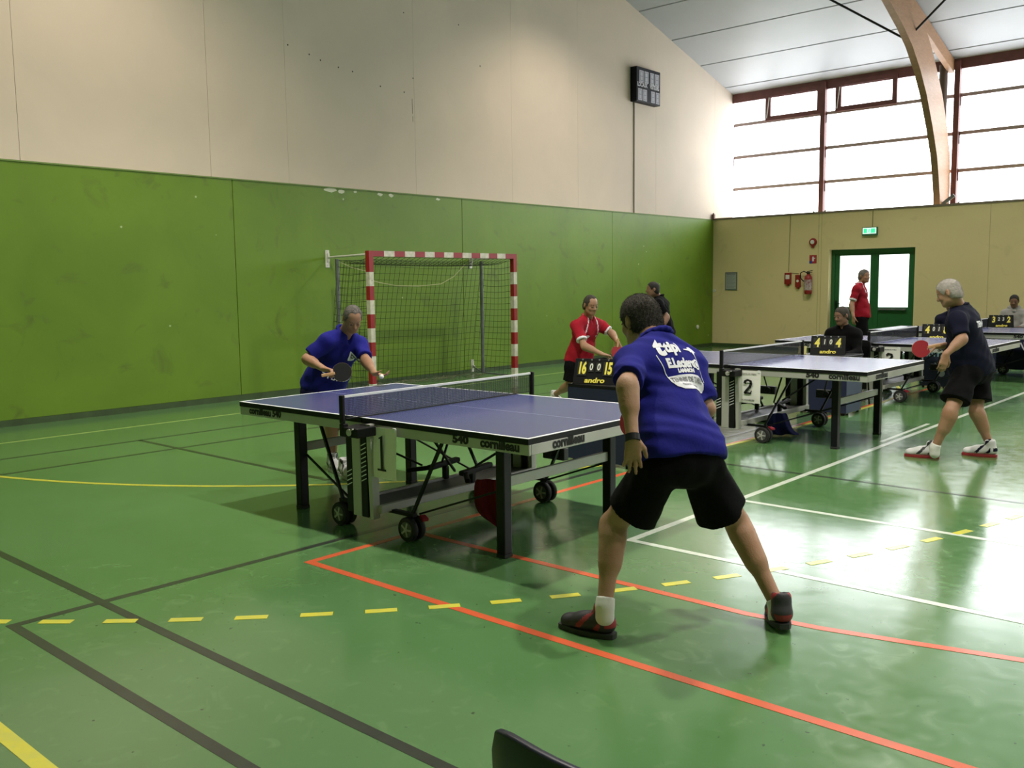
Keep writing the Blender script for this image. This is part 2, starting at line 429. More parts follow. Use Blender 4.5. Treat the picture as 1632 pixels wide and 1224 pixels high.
def shoe(a, d, toe_pitch, parent, mu, ms, macc, L=.285, h=.007, hs=1.16):
    """a: heel point on the ground; d: heading; toe_pitch > 0 lifts the heel"""
    d = nrm(V(d[0], d[1], 0)); z = V(0, 0, 1); r = np.cross(d, z)
    ball = V(a) + d * L * .68
    ca, sa = math.cos(toe_pitch), math.sin(toe_pitch)
    def q(x, y, zz):
        zz = zz * hs
        # raise everything behind the ball of the foot
        x0 = x - L * .68
        if x0 < 0: return ball + (d * ca - z * sa) * x0 + (z * ca + d * sa) * zz + r * y
        return ball + d * x0 + z * zz + r * y
    up = (z * ca + d * sa); dd = (d * ca - z * sa)
    P = [cap(q(.045, 0, .052), q(.17, 0, .046), .044, .042, .02, flat=(up, .95)), cap(q(.16, 0.002, .044), q(.225, .006, .034), .043, .036, .03, flat=(z, .80)),
         ell(q(.232, .004, .034), [d, r, z], V(.050, .043, .034), .02), cap(q(.052, 0, .06), q(.060, 0, .112), .045, .046, .02),
         cap(q(.10, 0, .07), q(.15, 0, .062), .030, .026, .02),
         ell(q(.066, 0, .150), [dd, r, up], V(.040, .037, .040), .004, '-')]
    lo_o = q(.05, 0, .018)
    P.append(cut(lo_o, -up)) if toe_pitch < .05 else None
    if toe_pitch < .05: P.append(cut(q(.2, 0, .018), -z))
    def mf(c):
        rel = c - V(a); x = rel @ d; w = np.abs(rel @ r); zz = rel @ z
        k = (np.sin(x * 70 + zz * 60) > .55) & (zz > .035) & (x > .05) & (x < .20) & (w > .022)
        return np.where(k | ((x < .03) & (zz > .055) & (zz < .085)), 1, 0)
    o = sdf_obj('shoe', P, h, [mu, macc], parent, mf)
    m = MB(); pts = []
    N = 28; prof = []
    for i in range(N):
        t = 2 * PI * i / N; x = .5 - .5 * math.cos(t); wd = .040 + .010 * math.sin(PI * min(1, x * 1.1)) if x < .9 else .042
        yy = math.copysign(1, math.sin(t)) * wd * (abs(math.sin(t)) ** .45)
        prof.append((x * L * 1.0 - .002, yy))
    lo_ = [q(x, y, 0.0) for x, y in prof]; mid = [q(x * 1.0, y * 1.05, .009) for x, y in prof]; hi = [q(x, y * 1.02, .021) for x, y in prof]
    vs = lo_ + mid + hi; fs = [tuple(range(N))[::-1], tuple(range(2 * N, 3 * N))]
    for k in (0, N):
        fs += [(k + i, k + (i + 1) % N, k + N + (i + 1) % N, k + N + i) for i in range(N)]
    m.add(vs, fs); m.build('sole', ms, o, smooth=True)
    lm = MB()
    for i in range(5):
        x = .095 + i * .018; zt = .100 - i * .0075
        lm.tube([q(x, -.020, zt - .004), q(x + .004, 0, zt + .004), q(x, .020, zt - .004)], .0028, 5)
    lm.build('laces', ms if False else macc, o)
    return o

def person(cfg):
    """cfg holds joints in metres: head, nk, sl, sr, el, er, wl, wr, pel, hl, hr, kl, kr, al, ar"""
    J = {k: V(v) for k, v in cfg['J'].items()}
    h = cfg.get('h', .009); s = cfg.get('s', 1.0); w = cfg.get('w', 1.0)
    root = thing('person', cfg['label'], 'person', cfg.get('base', (J['pel'][0], J['pel'][1], 0)))
    base = V(root.location[:]) if False else V(cfg.get('base', (J['pel'][0], J['pel'][1], 0)))
    for k in J: J[k] = J[k] - base
    B = lambda p: V(p) - base
    spine = nrm(J['nk'] - J['pel']); S = nrm(J['sl'] - J['sr']); front = nrm(np.cross(spine, S)) * 1.0
    if np.dot(front, V(cfg['face'])) < 0: front = -front
    Hv = nrm(J['hl'] - J['hr']); hf = nrm(np.cross(V(0, 0, 1), Hv)); hf = hf if np.dot(hf, V(cfg['face'])) > 0 else -hf
    at = lambda t: lerp(J['pel'], J['nk'], t)
    sk = cfg['skin']
    belly = cfg.get('belly', .02)
    def torso(e):
        return [cap(at(.76) + S * .075 * w, at(.76) - S * .075 * w, .098 * w + e, None, .04, flat=(front, .92)),
                cap(at(.68), at(.32), .150 * w + e, .142 * w + e, .05, flat=(front, .70)),
                cap(at(.30) + front * belly, at(.06) + front * belly * .7, .140 * w + e, .150 * w + e, .06, flat=(front, .80)),
                cap(J['nk'], at(.80), .055 + e, .085 + e, .04),
                cap(lerp(J['nk'], J['sl'], .25) , J['sl'], .052 + e, .058 + e, .05), cap(lerp(J['nk'], J['sr'], .25), J['sr'], .052 + e, .058 + e, .05)]
    def hips(e):
        return [cap(J['pel'] + Hv * .055, J['pel'] - Hv * .055, .115 * w + e, None, .05, flat=(hf, .95)),
                cap(J['hl'] - hf * .02, lerp(J['hl'], J['pel'], .5) - hf * .035, .092 * w + e, None, .05), cap(J['hr'] - hf * .02, lerp(J['hr'], J['pel'], .5) - hf * .035, .092 * w + e, None, .05)]
    body = [p for p in torso(-.008)] + hips(-.036)
    ls = cfg.get('limb', 1.0)
    for sd in 'lr':
        S0, E, W = J['s' + sd], J['e' + sd], J['w' + sd]
        body += [cap(S0, E, .050 * ls, .040 * ls, .03), cap(E, W, .040 * ls, .0265 * ls, .02), cap(lerp(E, W, .12), lerp(E, W, .42), .045 * ls, .038 * ls, .03)]
        H0, K, A = J['h' + sd], J['k' + sd], J['a' + sd]; dn = nrm(A - K); up = nrm(H0 - K)
        kf = nrm(K - lerp(H0, A, .5)) if np.linalg.norm(K - lerp(H0, A, .5)) > .02 else hf
        if np.dot(kf, hf) < -.3: kf = hf
        body += [cap(H0, K, .086 * ls, .056 * ls, .04), cap(K + kf * .012, K + kf * .012 + dn * .02, .050 * ls, None, .03),
                 cap(K, A, .051 * ls, .034 * ls, .02), cap(lerp(K, A, .15) - kf * .014, lerp(K, A, .45) - kf * .014, .058 * ls, .047 * ls, .04),
                 cap(A, A - V(0, 0, .03), .033 * ls, .031 * ls, .006)]
    fh = nrm(V(cfg['face'])); hu = V(cfg.get('headup', (0, 0, 1)))
    f, r, u = frame_from(fh, hu)
    body += head_prims(J['head'], fh, hu, s)
    body += [cap(J['head'] - f * .018 * s - u * .045 * s, J['nk'] + spine * .0, .056, .060, .02)]
    for hd in cfg.get('hands', []):
        hh = dict(hd); hh['w'] = B(hh['w']) if 'w' in hh else J['w' + hh.pop('sd')]; hh.pop('sd', None)
        body += hand_prims(**hh)
    b = sdf_obj('body', body, h, sk, root)
    # eyes, brows
    q = lambda a, c, z: J['head'] + s * (r * a + f * c + u * z)
    if cfg.get('eyes', True):
        for sd in (1, -1):
            e = MB(); c = q(.031 * sd, .0822, -.002)
            prof = [(.0115 * s * math.sin(PI * i / 8), -.0115 * s * math.cos(PI * i / 8)) for i in range(1, 8)]
            e.lathe(prof, c, f, 12); 
            eo = e.build('eye', [M['eye_white'], M['eye_dark']], root, smooth=True)
            me = eo.data
            for p in me.polygons:
                cc = V(p.center[:]) - c
                p.material_index = 1 if np.dot(nrm(cc), nrm(f - u * .35)) > .72 else 0
        ld = [cap(q(.021 * sd, .0915, .0065), q(.042 * sd, .0865, .0055), .0052 * s, .0045 * s, .002) for sd in (1, -1)]
        sdf_obj('eyelids', ld, min(h, .003), sk, root, smooth=0)
        bw = []
        for sd in (1, -1): bw.append(cap(q(.018 * sd, .0925, .022), q(.046 * sd, .080, .023), .0045 * s, .0035 * s, .001))
        sdf_obj('eyebrows', bw, min(h, .004), cfg['hairm'], root, smooth=0)
    if cfg.get('hair', True): hair_obj(J['head'], fh, hu, s, root, cfg['hairm'], cfg.get('style', 'short'), min(h, cfg.get('hh', .006)), cfg.get('ns', 0), cfg.get('hl', .012))
    # shirt
    sh = cfg['shirt']; hem = sh.get('hem', -.10); ex = sh.get('ex', .016)
    P = torso(ex); wx = sh.get('wide', 0.0); wst = [cap(J['pel'] + Hv * (.05 + wx) + V(0, 0, .03), J['pel'] - Hv * (.05 + wx) + V(0, 0, .03), .125 * w + ex, None, .06, flat=(hf, .98)),
                          cap(at(.3), at(-.12), .135 * w + ex, .145 * w + ex, .06, flat=(front, .86))]
    P += wst
    hemo = at(hem); P.append(cut(hemo, -nrm(spine * .75 + V(0, 0, .35))))
    slv = sh.get('sleeve', .72)
    for sd in 'lr':
        S0, E, W = J['s' + sd], J['e' + sd], J['w' + sd]
        if slv <= 1:
            e2 = lerp(S0, E, slv); P.append(cap(S0, e2 + nrm(E - S0) * .05, .066 * ls, .069 * ls, .035, clip=[(e2, E - S0)]))
        else:
            P += [cap(S0, E, .066 * ls, .056 * ls, .035), cap(E, lerp(E, W, .97), .056 * ls, .040 * ls, .02)]
    nu = nrm(lerp(spine, u, .5))
    if not sh.get('hood'):
        P.append(cut(J['nk'] + nu * .042, nu) if False else cap(J['nk'] - nu * .01, J['nk'] + nu * .10, .071, .070, .012, clip=[(J['nk'] + nu * .048, nrm(nu - front * .35))]))
        P.append(cap(J['nk'] + nu * .04 + front * .055, J['nk'] - nu * .02 + front * .10, .022, .010, .02, op='-'))
    mats = [sh['m']] + list(sh.get('mats', []))
    mf = sh.get('mf')
    fr = dict(J=J, spine=spine, S=S, front=front, at=at, B=B)
    so = sdf_obj('jacket' if sh.get('hood') or slv > 1 else 'shirt', P, h, mats, root, (lambda c: mf(c, fr)) if mf else None,
                 wr=(sh.get('wamp', .006), sh.get('wd', [((1, .3, 1.2), 7), ((-.6, 1, 1), 9), ((.2, -1, .7), 13)]), 5))
    if sh.get('hood'):
        hp = [cap(J['nk'] + S * .07 + nu * .035, J['nk'] - front * .07 + nu * .03, .04, .045, .03), cap(J['nk'] - S * .07 + nu * .035, J['nk'] - front * .07 + nu * .03, .04, .045, .03),
              cap(J['nk'] + S * .07 + nu * .035, J['nk'] + front * .08 - nu * .01, .04, .03, .03), cap(J['nk'] - S * .07 + nu * .035, J['nk'] + front * .08 - nu * .01, .04, .03, .03)]
        sdf_obj('hood', hp, h, sh['m'], so)
    elif sh.get('collar', True):
        # fold-over collar
        cm = []
        for i in range(14):
            t0 = .45 + (2 * PI - .9) * i / 14; t1 = .45 + (2 * PI - .9) * (i + 1) / 14
            pc = lambda t: J['nk'] + nu * (.036 - .014 * math.cos(t)) + front * math.cos(t) * .076 + S * math.sin(t) * .078
            cm.append(cap(pc(t0) - nu * .004, pc(t1) - nu * .004, .0135, None, .006))
        sdf_obj('collar', cm, min(h, .007), sh.get('cm', sh['m']), so)
    # shorts or trousers
    st = cfg.get('shorts')
    if st:
        sp_ = st.get('slim', .012)
        P = hips(sp_) + [cap(J['pel'], at(.14), .128 * w + .008, .135 * w, .05, flat=(hf, .9))]
        P[-1]['clip'] = [(at(.16), spine)]
        for sd in 'lr':
            H0, K, A = J['h' + sd], J['k' + sd], J['a' + sd]; t = st.get('len', .78)
            if t <= 1:
                e2 = lerp(H0, K, t) + Hv * (-1 if sd == 'l' else 1) * st.get('inset', .0); P.append(cap(lerp(H0, K, .05), e2 + nrm(K - H0) * .02, .100 * ls, st.get('flare', .100) * ls, .022, clip=[(e2, lerp(nrm(K - H0), V(0, 0, -1), st.get('hemz', .2)))]))
            else:
                P += [cap(H0, K, .104 * ls, .080 * ls, .035), cap(K, lerp(K, A, .93), .076 * ls, .062 * ls, .03)]
        sdf_obj('shorts' if st.get('len', .78) <= 1 else 'trousers', P, h, st['m'], root, wr=(.005, [((1, 1, .6), 8), ((-1, .6, .5), 11), ((0, 1, .9), 6)], 9), smooth=0)
    # socks and shoes
    for ft in cfg.get('feet', []):
        a = B(ft['heel']); d = nrm(V(ft['d'][0], ft['d'][1], 0)); A = J['a' + ft['sd']]; K = J['k' + ft['sd']]
        dn = nrm(K - A)
        sdf_obj('sock', [cap(A - V(0, 0, .05), A, .043, .042, .01), cap(A, A + dn * (ft.get('sock', .06) + .03), .0415, .0435 * ls, .01, clip=[(A + dn * ft.get('sock', .06), dn)])], min(h, .008), ft['ms'], root)
        shoe(a, d, ft.get('pitch', 0), root, ft['mu'], ft['mo'], ft['ma'], h=min(h, .008), L=ft.get('L', .29))
    cfg['fr'] = fr; cfg['root'] = root; cfg['shirt_o'] = so
    return cfg

def racket(label, c, n, hd, mred, mback, group=None):
    """c blade centre, n blade normal, hd direction from blade to handle"""
    n = nrm(n); hd = nrm(hd - np.dot(hd, n) * n); t = np.cross(hd, n)
    root = thing('racket', label, 'table tennis racket', tuple(c), 0, group)
    def disc(rad, o, th):
        pts = []
        for i in range(32):
            a = 2 * PI * i / 32; x = rad * math.cos(a); y = rad * 1.04 * math.sin(a)
            if y > rad * .86: y = rad * .86
            pts.append((x, y))
        m = MB(); m.prism(pts, V(0, 0, 0) + n * o, t, hd, n, th); return m
    disc(.0765, -.003, .006).build('blade', M['wood_light'], root)
    disc(.0755, .003, .002).build('red_rubber' if mred is M['rubber_red'] else 'rubber', mred, root)
    disc(.0755, -.005, .002).build('rubber', mback, root)
    hm = MB(); hm.bar(hd * .055, hd * .165, .026, .020, up=n); hm.build('handle', M['wood_light'], root, bevel=.006)
    return root
# ---------------------------------------------------------------- materials
M = {}
M['black'] = mat('black_plastic', (.006, .006, .007), .5, spec=.25)
M['black_metal'] = mat('black_metal', (.005, .005, .008), .4, spec=.28)
M['silver'] = mat('silver_metal', (.48, .48, .45), .42, .2, noise=.12, nscale=3)
M['steel'] = mat('galvanised_steel', (.20, .22, .23), .5, .6, noise=.3, nscale=9)
M['white_paint'] = mat('white_paint', (.72, .72, .68), .5, noise=.12, nscale=14)
M['paper'] = mat('paper', (.78, .78, .74), .8)
M['yellow_paper'] = mat('yellow_paper', (.62, .58, .25), .8)
M['tt_blue'] = mat('table_blue', (.058, .066, .200), .24, noise=.08, nscale=2, spec=.8)
M['line_white'] = mat('line_white', (.75, .77, .78), .5)
M['tyre'] = mat('tyre_rubber', (.013, .013, .014), .7)
M['hub'] = mat('wheel_hub', (.10, .10, .10), .5)
M['hub_light'] = mat('wheel_hub_light', (.45, .45, .44), .4, .3)
M['red_plastic'] = mat('red_plastic', (.35, .02, .035), .45)
M['net_black'] = mat('net_cord', (.02, .022, .03), .9)
M['net_cord'] = mat('goal_net_cord', (.012, .02, .006), .9)
M['rope'] = mat('rope', (.42, .42, .22), .8)
M['goal_red'] = mat('goal_red', (.30, .012, .018), .4, noise=.15, nscale=8)
M['goal_white'] = mat('goal_white', (.66, .64, .54), .45, noise=.25, nscale=14)
M['navy_panel'] = mat('navy_panel', (.010, .016, .052), .6, noise=.2, nscale=3)
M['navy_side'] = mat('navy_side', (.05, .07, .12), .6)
M['board_black'] = mat('scoreboard_black', (.0045, .005, .006), .6, spec=.2)
M['digit'] = mat('digit_yellow', (.82, .72, .10), .6)
M['digit_white'] = mat('digit_white', (.70, .72, .62), .6)
M['ink'] = mat('ink_black', (.008, .008, .008), .7)
M['print_white'] = mat('print_white', (.74, .74, .80), .7)
M['print_grey'] = mat('print_grey', (.22, .22, .24), .8)
M['rubber_red'] = mat('racket_red_rubber', (.30, .010, .022), .5)
M['rubber_black'] = mat('racket_black_rubber', (.008, .008, .010), .5)
M['wood_light'] = mat('racket_wood', (.45, .26, .12), .5)
M['ball'] = mat('ball_white', (.82, .80, .72), .4)
M['eye_white'] = mat('eye_white', (.30, .26, .23), .4)
M['eye_dark'] = mat('eye_dark', (.02, .012, .008), .2)
M['skin'] = mat('skin', (.36, .205, .125), .55, col2=(.31, .16, .09), nscale=9, bump=.15, bscale=120)
M['skin_dark'] = mat('skin_dark', (.25, .13, .085), .55, noise=.2, nscale=9)
M['hair_brown'] = mat('hair_dark_brown', (.060, .050, .040), .8, bump=.8, bscale=260, noise=.4, nscale=60)
M['hair_black'] = mat('hair_black', (.012, .010, .009), .7, bump=.6, bscale=260)
M['hair_grey'] = mat('hair_grey', (.17, .155, .14), .75, bump=.6, bscale=240, noise=.45, nscale=50)
M['hair_white'] = mat('hair_white', (.46, .42, .39), .75, bump=.5, bscale=240, noise=.25, nscale=40)
M['shirt_blue'] = mat('shirt_blue', (.011, .012, .190), .8, noise=.15, nscale=8, bump=.25, bscale=30, spec=.15)
M['shirt_red'] = mat('shirt_red', (.34, .008, .022), .8, spec=.2, noise=.15, nscale=8)
M['shirt_navy'] = mat('shirt_navy', (.0055, .0065, .020), .85, spec=.15)
M['black_cloth'] = mat('black_cloth', (.0028, .0028, .0035), .9, bump=.25, bscale=30, spec=.12)
M['navy_shorts'] = mat('navy_shorts', (.005, .006, .035), .85, spec=.15)
M['grey_hoodie'] = mat('grey_hoodie', (.36, .35, .34), .9, noise=.15, nscale=12)
M['sock_white'] = mat('sock_white', (.66, .65, .62), .9)
M['shoe_black'] = mat('shoe_black', (.018, .018, .021), .6)
M['shoe_white'] = mat('shoe_white', (.55, .55, .55), .5)
M['shoe_red'] = mat('shoe_red', (.26, .02, .025), .6)
M['sole_dark'] = mat('sole_dark', (.02, .022, .02), .7)
M['sole_white'] = mat('sole_white', (.5, .48, .46), .6)
M['door_green'] = mat('door_green', (.012, .115, .030), .42, noise=.12, nscale=4)
M['towel_red'] = mat('towel_red', (.17, .005, .016), .95, bump=.5, bscale=150)
M['towel_blue'] = mat('towel_blue', (.018, .022, .16), .95, bump=.5, bscale=150)
M['frame_red'] = mat('window_frame_red_brown', (.16, .055, .050), .55, noise=.25, nscale=5)
M['ext_red'] = mat('extinguisher_red', (.26, .012, .014), .35)
M['brown_post'] = mat('brown_post', (.10, .065, .045), .6)
M['concrete'] = mat('concrete_ground', (.55, .54, .50), .9, noise=.2, nscale=1)
M['exit_green'] = mat('exit_green', (.0, .3, .1), .5, emit=(.05, .9, .35), estr=1.1)
M['exit_white'] = mat('exit_white', (.7, .9, .75), .5, emit=(.75, 1, .85), estr=1.0)

def nodes(name):
    m = bpy.data.materials.new(name); m.use_nodes = True; nt = m.node_tree
    return m, nt, nt.nodes['Principled BSDF']
def noise_node(nt, scale, detail=4, vec=None, dist=0.0):
    n = nt.nodes.new('ShaderNodeTexNoise'); n.inputs['Scale'].default_value = scale; n.inputs['Detail'].default_value = detail
    n.inputs['Distortion'].default_value = dist
    if vec is not None: nt.links.new(vec, n.inputs['Vector'])
    return n
def ramp(nt, src, a, b):
    r = nt.nodes.new('ShaderNodeMapRange'); r.inputs[1].default_value = a; r.inputs[2].default_value = b
    nt.links.new(src, r.inputs[0]); return r.outputs[0]
def mixc(nt, fac, a, b):
    x = nt.nodes.new('ShaderNodeMix'); x.data_type = 'RGBA'
    if isinstance(fac, float): x.inputs[0].default_value = fac
    else: nt.links.new(fac, x.inputs[0])
    for i, c in ((6, a), (7, b)):
        if isinstance(c, tuple): x.inputs[i].default_value = (*c, 1)
        else: nt.links.new(c, x.inputs[i])
    return x.outputs[2]

# floor: green sports resin with scuffs and a soft clear coat
FLOOR, nt, bs = nodes('green_sports_floor')
tc = nt.nodes.new('ShaderNodeTexCoord'); P0 = tc.outputs['Object']
n1 = noise_node(nt, .9, 5, P0, .4); n2 = noise_node(nt, 7, 6, P0, 1.5); n3 = noise_node(nt, 26, 3, P0)
c = mixc(nt, ramp(nt, n1.outputs['Fac'], .35, .7), (.078, .180, .060), (.094, .206, .078))
c = mixc(nt, ramp(nt, n2.outputs['Fac'], .56, .80), c, (.112, .222, .088))
c = mixc(nt, ramp(nt, n3.outputs['Fac'], .70, .76), c, (.035, .075, .035))
nt.links.new(c, bs.inputs['Base Color'])
rr_ = nt.nodes.new('ShaderNodeMapRange'); rr_.inputs[1].default_value = .3; rr_.inputs[2].default_value = .7; rr_.inputs[3].default_value = .13; rr_.inputs[4].default_value = .20
nt.links.new(n2.outputs['Fac'], rr_.inputs[0]); nt.links.new(rr_.outputs[0], bs.inputs['Roughness'])
bs.inputs['IOR'].default_value = 1.85
n4 = noise_node(nt, 2.2, 2, P0)
bp = nt.nodes.new('ShaderNodeBump'); bp.inputs['Strength'].default_value = .12; bp.inputs['Distance'].default_value = .02
nt.links.new(n4.outputs['Fac'], bp.inputs['Height']); nt.links.new(bp.outputs[0], bs.inputs['Normal'])
def line_mat(name, col, col2):
    m, nt, bs = nodes(name); tc = nt.nodes.new('ShaderNodeTexCoord')
    n = noise_node(nt, 14, 4, tc.outputs['Object'])
    nt.links.new(mixc(nt, ramp(nt, n.outputs['Fac'], .4, .75), col, col2), bs.inputs['Base Color'])
    bs.inputs['Roughness'].default_value = .22; bs.inputs['Specular IOR Level'].default_value = .6
    return m
L_YEL = line_mat('court_line_yellow', (.60, .56, .06), (.50, .50, .10))
L_BLK = line_mat('court_line_black', (.026, .032, .026), (.04, .05, .035))
L_ORG = line_mat('court_line_orange', (.62, .105, .040), (.50, .11, .05))
L_WHT = line_mat('court_line_white', (.60, .64, .56), (.48, .56, .46))
L_PALE = line_mat('court_line_pale_green', (.33, .46, .14), (.25, .38, .10))

def wall_mat(name, base, alt, chips=None, scale=.8, dark=None, rough=.62, streak=0):
    m, nt, bs = nodes(name); tc = nt.nodes.new('ShaderNodeTexCoord'); P0 = tc.outputs['Object']
    a = noise_node(nt, scale, 5, P0, .6); b = noise_node(nt, 5, 5, P0, .5)
    c = mixc(nt, ramp(nt, a.outputs['Fac'], .35, .68), base, alt)
    if dark:
        d = noise_node(nt, 2.4, 6, P0, 1.2)
        c = mixc(nt, ramp(nt, d.outputs['Fac'], .60, .80), c, dark)
    if chips:
        d = nt.nodes.new('ShaderNodeTexVoronoi'); d.inputs['Scale'].default_value = 3.0; nt.links.new(P0, d.inputs['Vector'])
        k = nt.nodes.new('ShaderNodeMath'); k.operation = 'LESS_THAN'; k.inputs[1].default_value = .045; nt.links.new(d.outputs['Distance'], k.inputs[0])
        e = noise_node(nt, 1.3, 2, P0); k2 = nt.nodes.new('ShaderNodeMath'); k2.operation = 'GREATER_THAN'; k2.inputs[1].default_value = .55; nt.links.new(e.outputs['Fac'], k2.inputs[0])
        k3 = nt.nodes.new('ShaderNodeMath'); k3.operation = 'MULTIPLY'; nt.links.new(k.outputs[0], k3.inputs[0]); nt.links.new(k2.outputs[0], k3.inputs[1])
        c = mixc(nt, k3.outputs[0], c, chips)
    nt.links.new(c, bs.inputs['Base Color']); bs.inputs['Roughness'].default_value = rough
    bp = nt.nodes.new('ShaderNodeBump'); bp.inputs['Strength'].default_value = .25; bp.inputs['Distance'].default_value = .01
    nt.links.new(b.outputs['Fac'], bp.inputs['Height']); nt.links.new(bp.outputs[0], bs.inputs['Normal'])
    return m
W_GREEN = wall_mat('green_wall_paint', (.140, .255, .012), (.112, .212, .010), (.42, .52, .26), dark=(.090, .145, .014), rough=.5)
W_CREAM = wall_mat('cream_wall_paint', (.70, .60, .50), (.65, .565, .475), rough=.8)
W_YELLOW = wall_mat('yellow_wall_paint', (.72, .61, .32), (.67, .57, .30), dark=(.60, .52, .27), scale=.5, rough=.7)
W_ROOF = wall_mat('white_roof_panel', (.47, .49, .53), (.44, .46, .50), rough=.45)
M['seam'] = mat('dark_seam', (.06, .055, .05), .8)
M['seam_grey'] = mat('grey_seam', (.13, .13, .145), .6)
PLINTH = mat('green_plinth', (.050, .090, .030), .6, noise=.3, nscale=5)

# wood of the glued laminated arch
M['glulam'], nt, bs = nodes('glulam_wood')
tc = nt.nodes.new('ShaderNodeTexCoord'); mp = nt.nodes.new('ShaderNodeMapping'); mp.inputs['Scale'].default_value = (2, 2, 9); nt.links.new(tc.outputs['Object'], mp.inputs['Vector'])
n = noise_node(nt, 3, 5, mp.outputs[0], 1.0); nt.links.new(mixc(nt, ramp(nt, n.outputs['Fac'], .3, .7), (.42, .235, .125), (.33, .18, .095)), bs.inputs['Base Color']); bs.inputs['Roughness'].default_value = .5

# window glazing: translucent daylit sheets that give off the daylight
GLAZE, nt, bs = nodes('daylit_translucent_glazing')
bs.inputs['Base Color'].default_value = (.7, .72, .75, 1); bs.inputs['Emission Color'].default_value = (.93, .965, 1, 1); bs.inputs['Emission Strength'].default_value = WINDOW_STRENGTH
bs.inputs['Roughness'].default_value = .3
M['door_glass'] = mat('door_glass', (.7, .72, .75), .3, emit=(.95, 1, .97), estr=2.0)

# =============================================================== the setting
XW, YW, YB, XE = -1.213, 10.276, -12.0, 27.0; YG = 11.20; HG = 3.066
def roof_z(y):
    return 6.13 + .278 * (YG - abs(y + .4) + .4 - .4) if False else 6.155 + .278 * (11.23 - y) if y > -.4 else 6.155 + .278 * (11.23 + .4 - (-.4 - y) * 1.0)
def S(name, mb, m, kind='structure', **kw):
    o = mb.build(name, m, **kw); o['kind'] = kind; return o
f = MB(); f.box(XW - .3, XE + .3, YB - .3, YW + .35, -.12, 0); floor = S('floor', f, FLOOR)
# court lines: thin paint films on the floor
LT = .0012
def fline(name, pts, w, m, close=False, z=LT, lab=None):
    mb = MB(); pts = [V(p[0], p[1]) for p in pts]; n = len(pts); L = []; R_ = []
    for i, p in enumerate(pts):
        d1 = nrm(pts[i] - pts[i-1]) if i else nrm(pts[1] - pts[0]); d2 = nrm(pts[i+1] - pts[i]) if i < n-1 else d1
        nn = nrm(V(-d1[1] - d2[1], d1[0] + d2[0])); k = 1 / max(.4, np.dot(nn, V(-d1[1], d1[0])))
        L.append(p + nn * w/2 * k); R_.append(p - nn * w/2 * k)
    vs = [(*q, z) for q in L] + [(*q, z) for q in R_] + [(*q, 0) for q in L] + [(*q, 0) for q in R_]
    fs = []
    for i in range(n - 1):
        fs += [(i, n+i, n+i+1, i+1), (i, i+1, 2*n+i+1, 2*n+i), (n+i+1, n+i, 3*n+i, 3*n+i+1)]
    fs += [(0, 2*n, 3*n, n), (n-1, 2*n-1, 4*n-1, 3*n-1)]
    mb.add(vs, fs); o = mb.build(name, m, floor)
    if lab: o['label'] = lab
    return o
fline('goal_line', [(0, -11.5), (0, 10.2)], .05, L_PALE, lab='pale yellow goal line parallel to the green wall')
fline('black_court_line', [((.99), -11.8), ((.99), 9.9)], .05, L_BLK)
fline('black_court_line', [((1.772), -11.8), ((1.772), 9.9)], .05, L_BLK, z=.0011)
fline('black_court_line', [((.99), (-5.53)), ((.99) + 3.2, (-5.53))], .05, L_BLK)
arc = [(6 * math.cos(a), -1.5 + 6 * math.sin(a)) for a in np.linspace(-PI/2, 0, 30)] + [(6 * math.cos(a), 1.5 + 6 * math.sin(a)) for a in np.linspace(0, PI/2, 30)]
fline('goal_area_line', arc, .05, L_YEL, z=.0018, lab='solid yellow curved goal area line')
# dashed nine metre line
def pt9(s):
    if s < -1.5: a = (s + 1.5) / 9; return (9 * math.cos(a), -1.5 + 9 * math.sin(a)), (-math.sin(a), math.cos(a))
    if s > 1.5: a = (s - 1.5) / 9; return (9 * math.cos(a), 1.5 + 9 * math.sin(a)), (-math.sin(a), math.cos(a))
    return (9, s), (0, 1)
for k in range(-46, 40):
    s0 = (-9.384) + k * (.3105)
    if s0 < -14 or s0 > 12: continue
    (x0, y0), _t = pt9(s0); (x1, y1), _t = pt9(s0 + .5 * (.3105))
    if y0 < -8.97 + 0 or y1 > 10.2 or x0 < 0: continue
    fline('free_throw_dash', [(x0, y0), (x1, y1)], .05, L_YEL, z=.0018)
fline('black_court_line', [(-1, -8.095), (20, -8.095)], .05, L_BLK, z=.001)
fline('black_court_line', [(5.715, -8.52), (20, -8.52)], .05, L_BLK, z=.001)
fline('black_court_line', [(5.715, -8.545), (5.715, -4.3), (5.715, 8.5)], .05, L_BLK, z=.0011)
fline('black_court_line', [(5.74, -2.93), (20, -2.93)], .04, L_BLK, z=.001)
fline('orange_court_line', [(20, -7.0), (5.97, -7.0), (5.95, -3.0), (5.95, 7.0)], .05, L_ORG, z=.0014, lab='orange court line with a sharp corner before the nearest table')
fline('orange_court_line', [(5.97, -6.165), (8.3, -6.165), (8.65, -6.12), (9.0, -6.04), (9.45, -5.93), (10.2, -5.72), (11.5, -5.2)], .05, L_ORG, z=.0015)
fline('white_court_line', [(20, -5.455), (7.14, -5.455), (7.14, 9.6)], .05, L_WHT, z=.0016, lab='white court line with a corner right of the nearest table')
fline('white_court_line', [(7.14, -4.075), (20, -4.12)], .05, L_WHT, z=.0013)
fline('white_court_line', [(7.05, -1.0), (7.03, .45)], .04, L_WHT, z=.0013)
fline('yellow_court_line', [(2, -8.965), (20, -8.965)], .06, L_YEL, z=.0012)

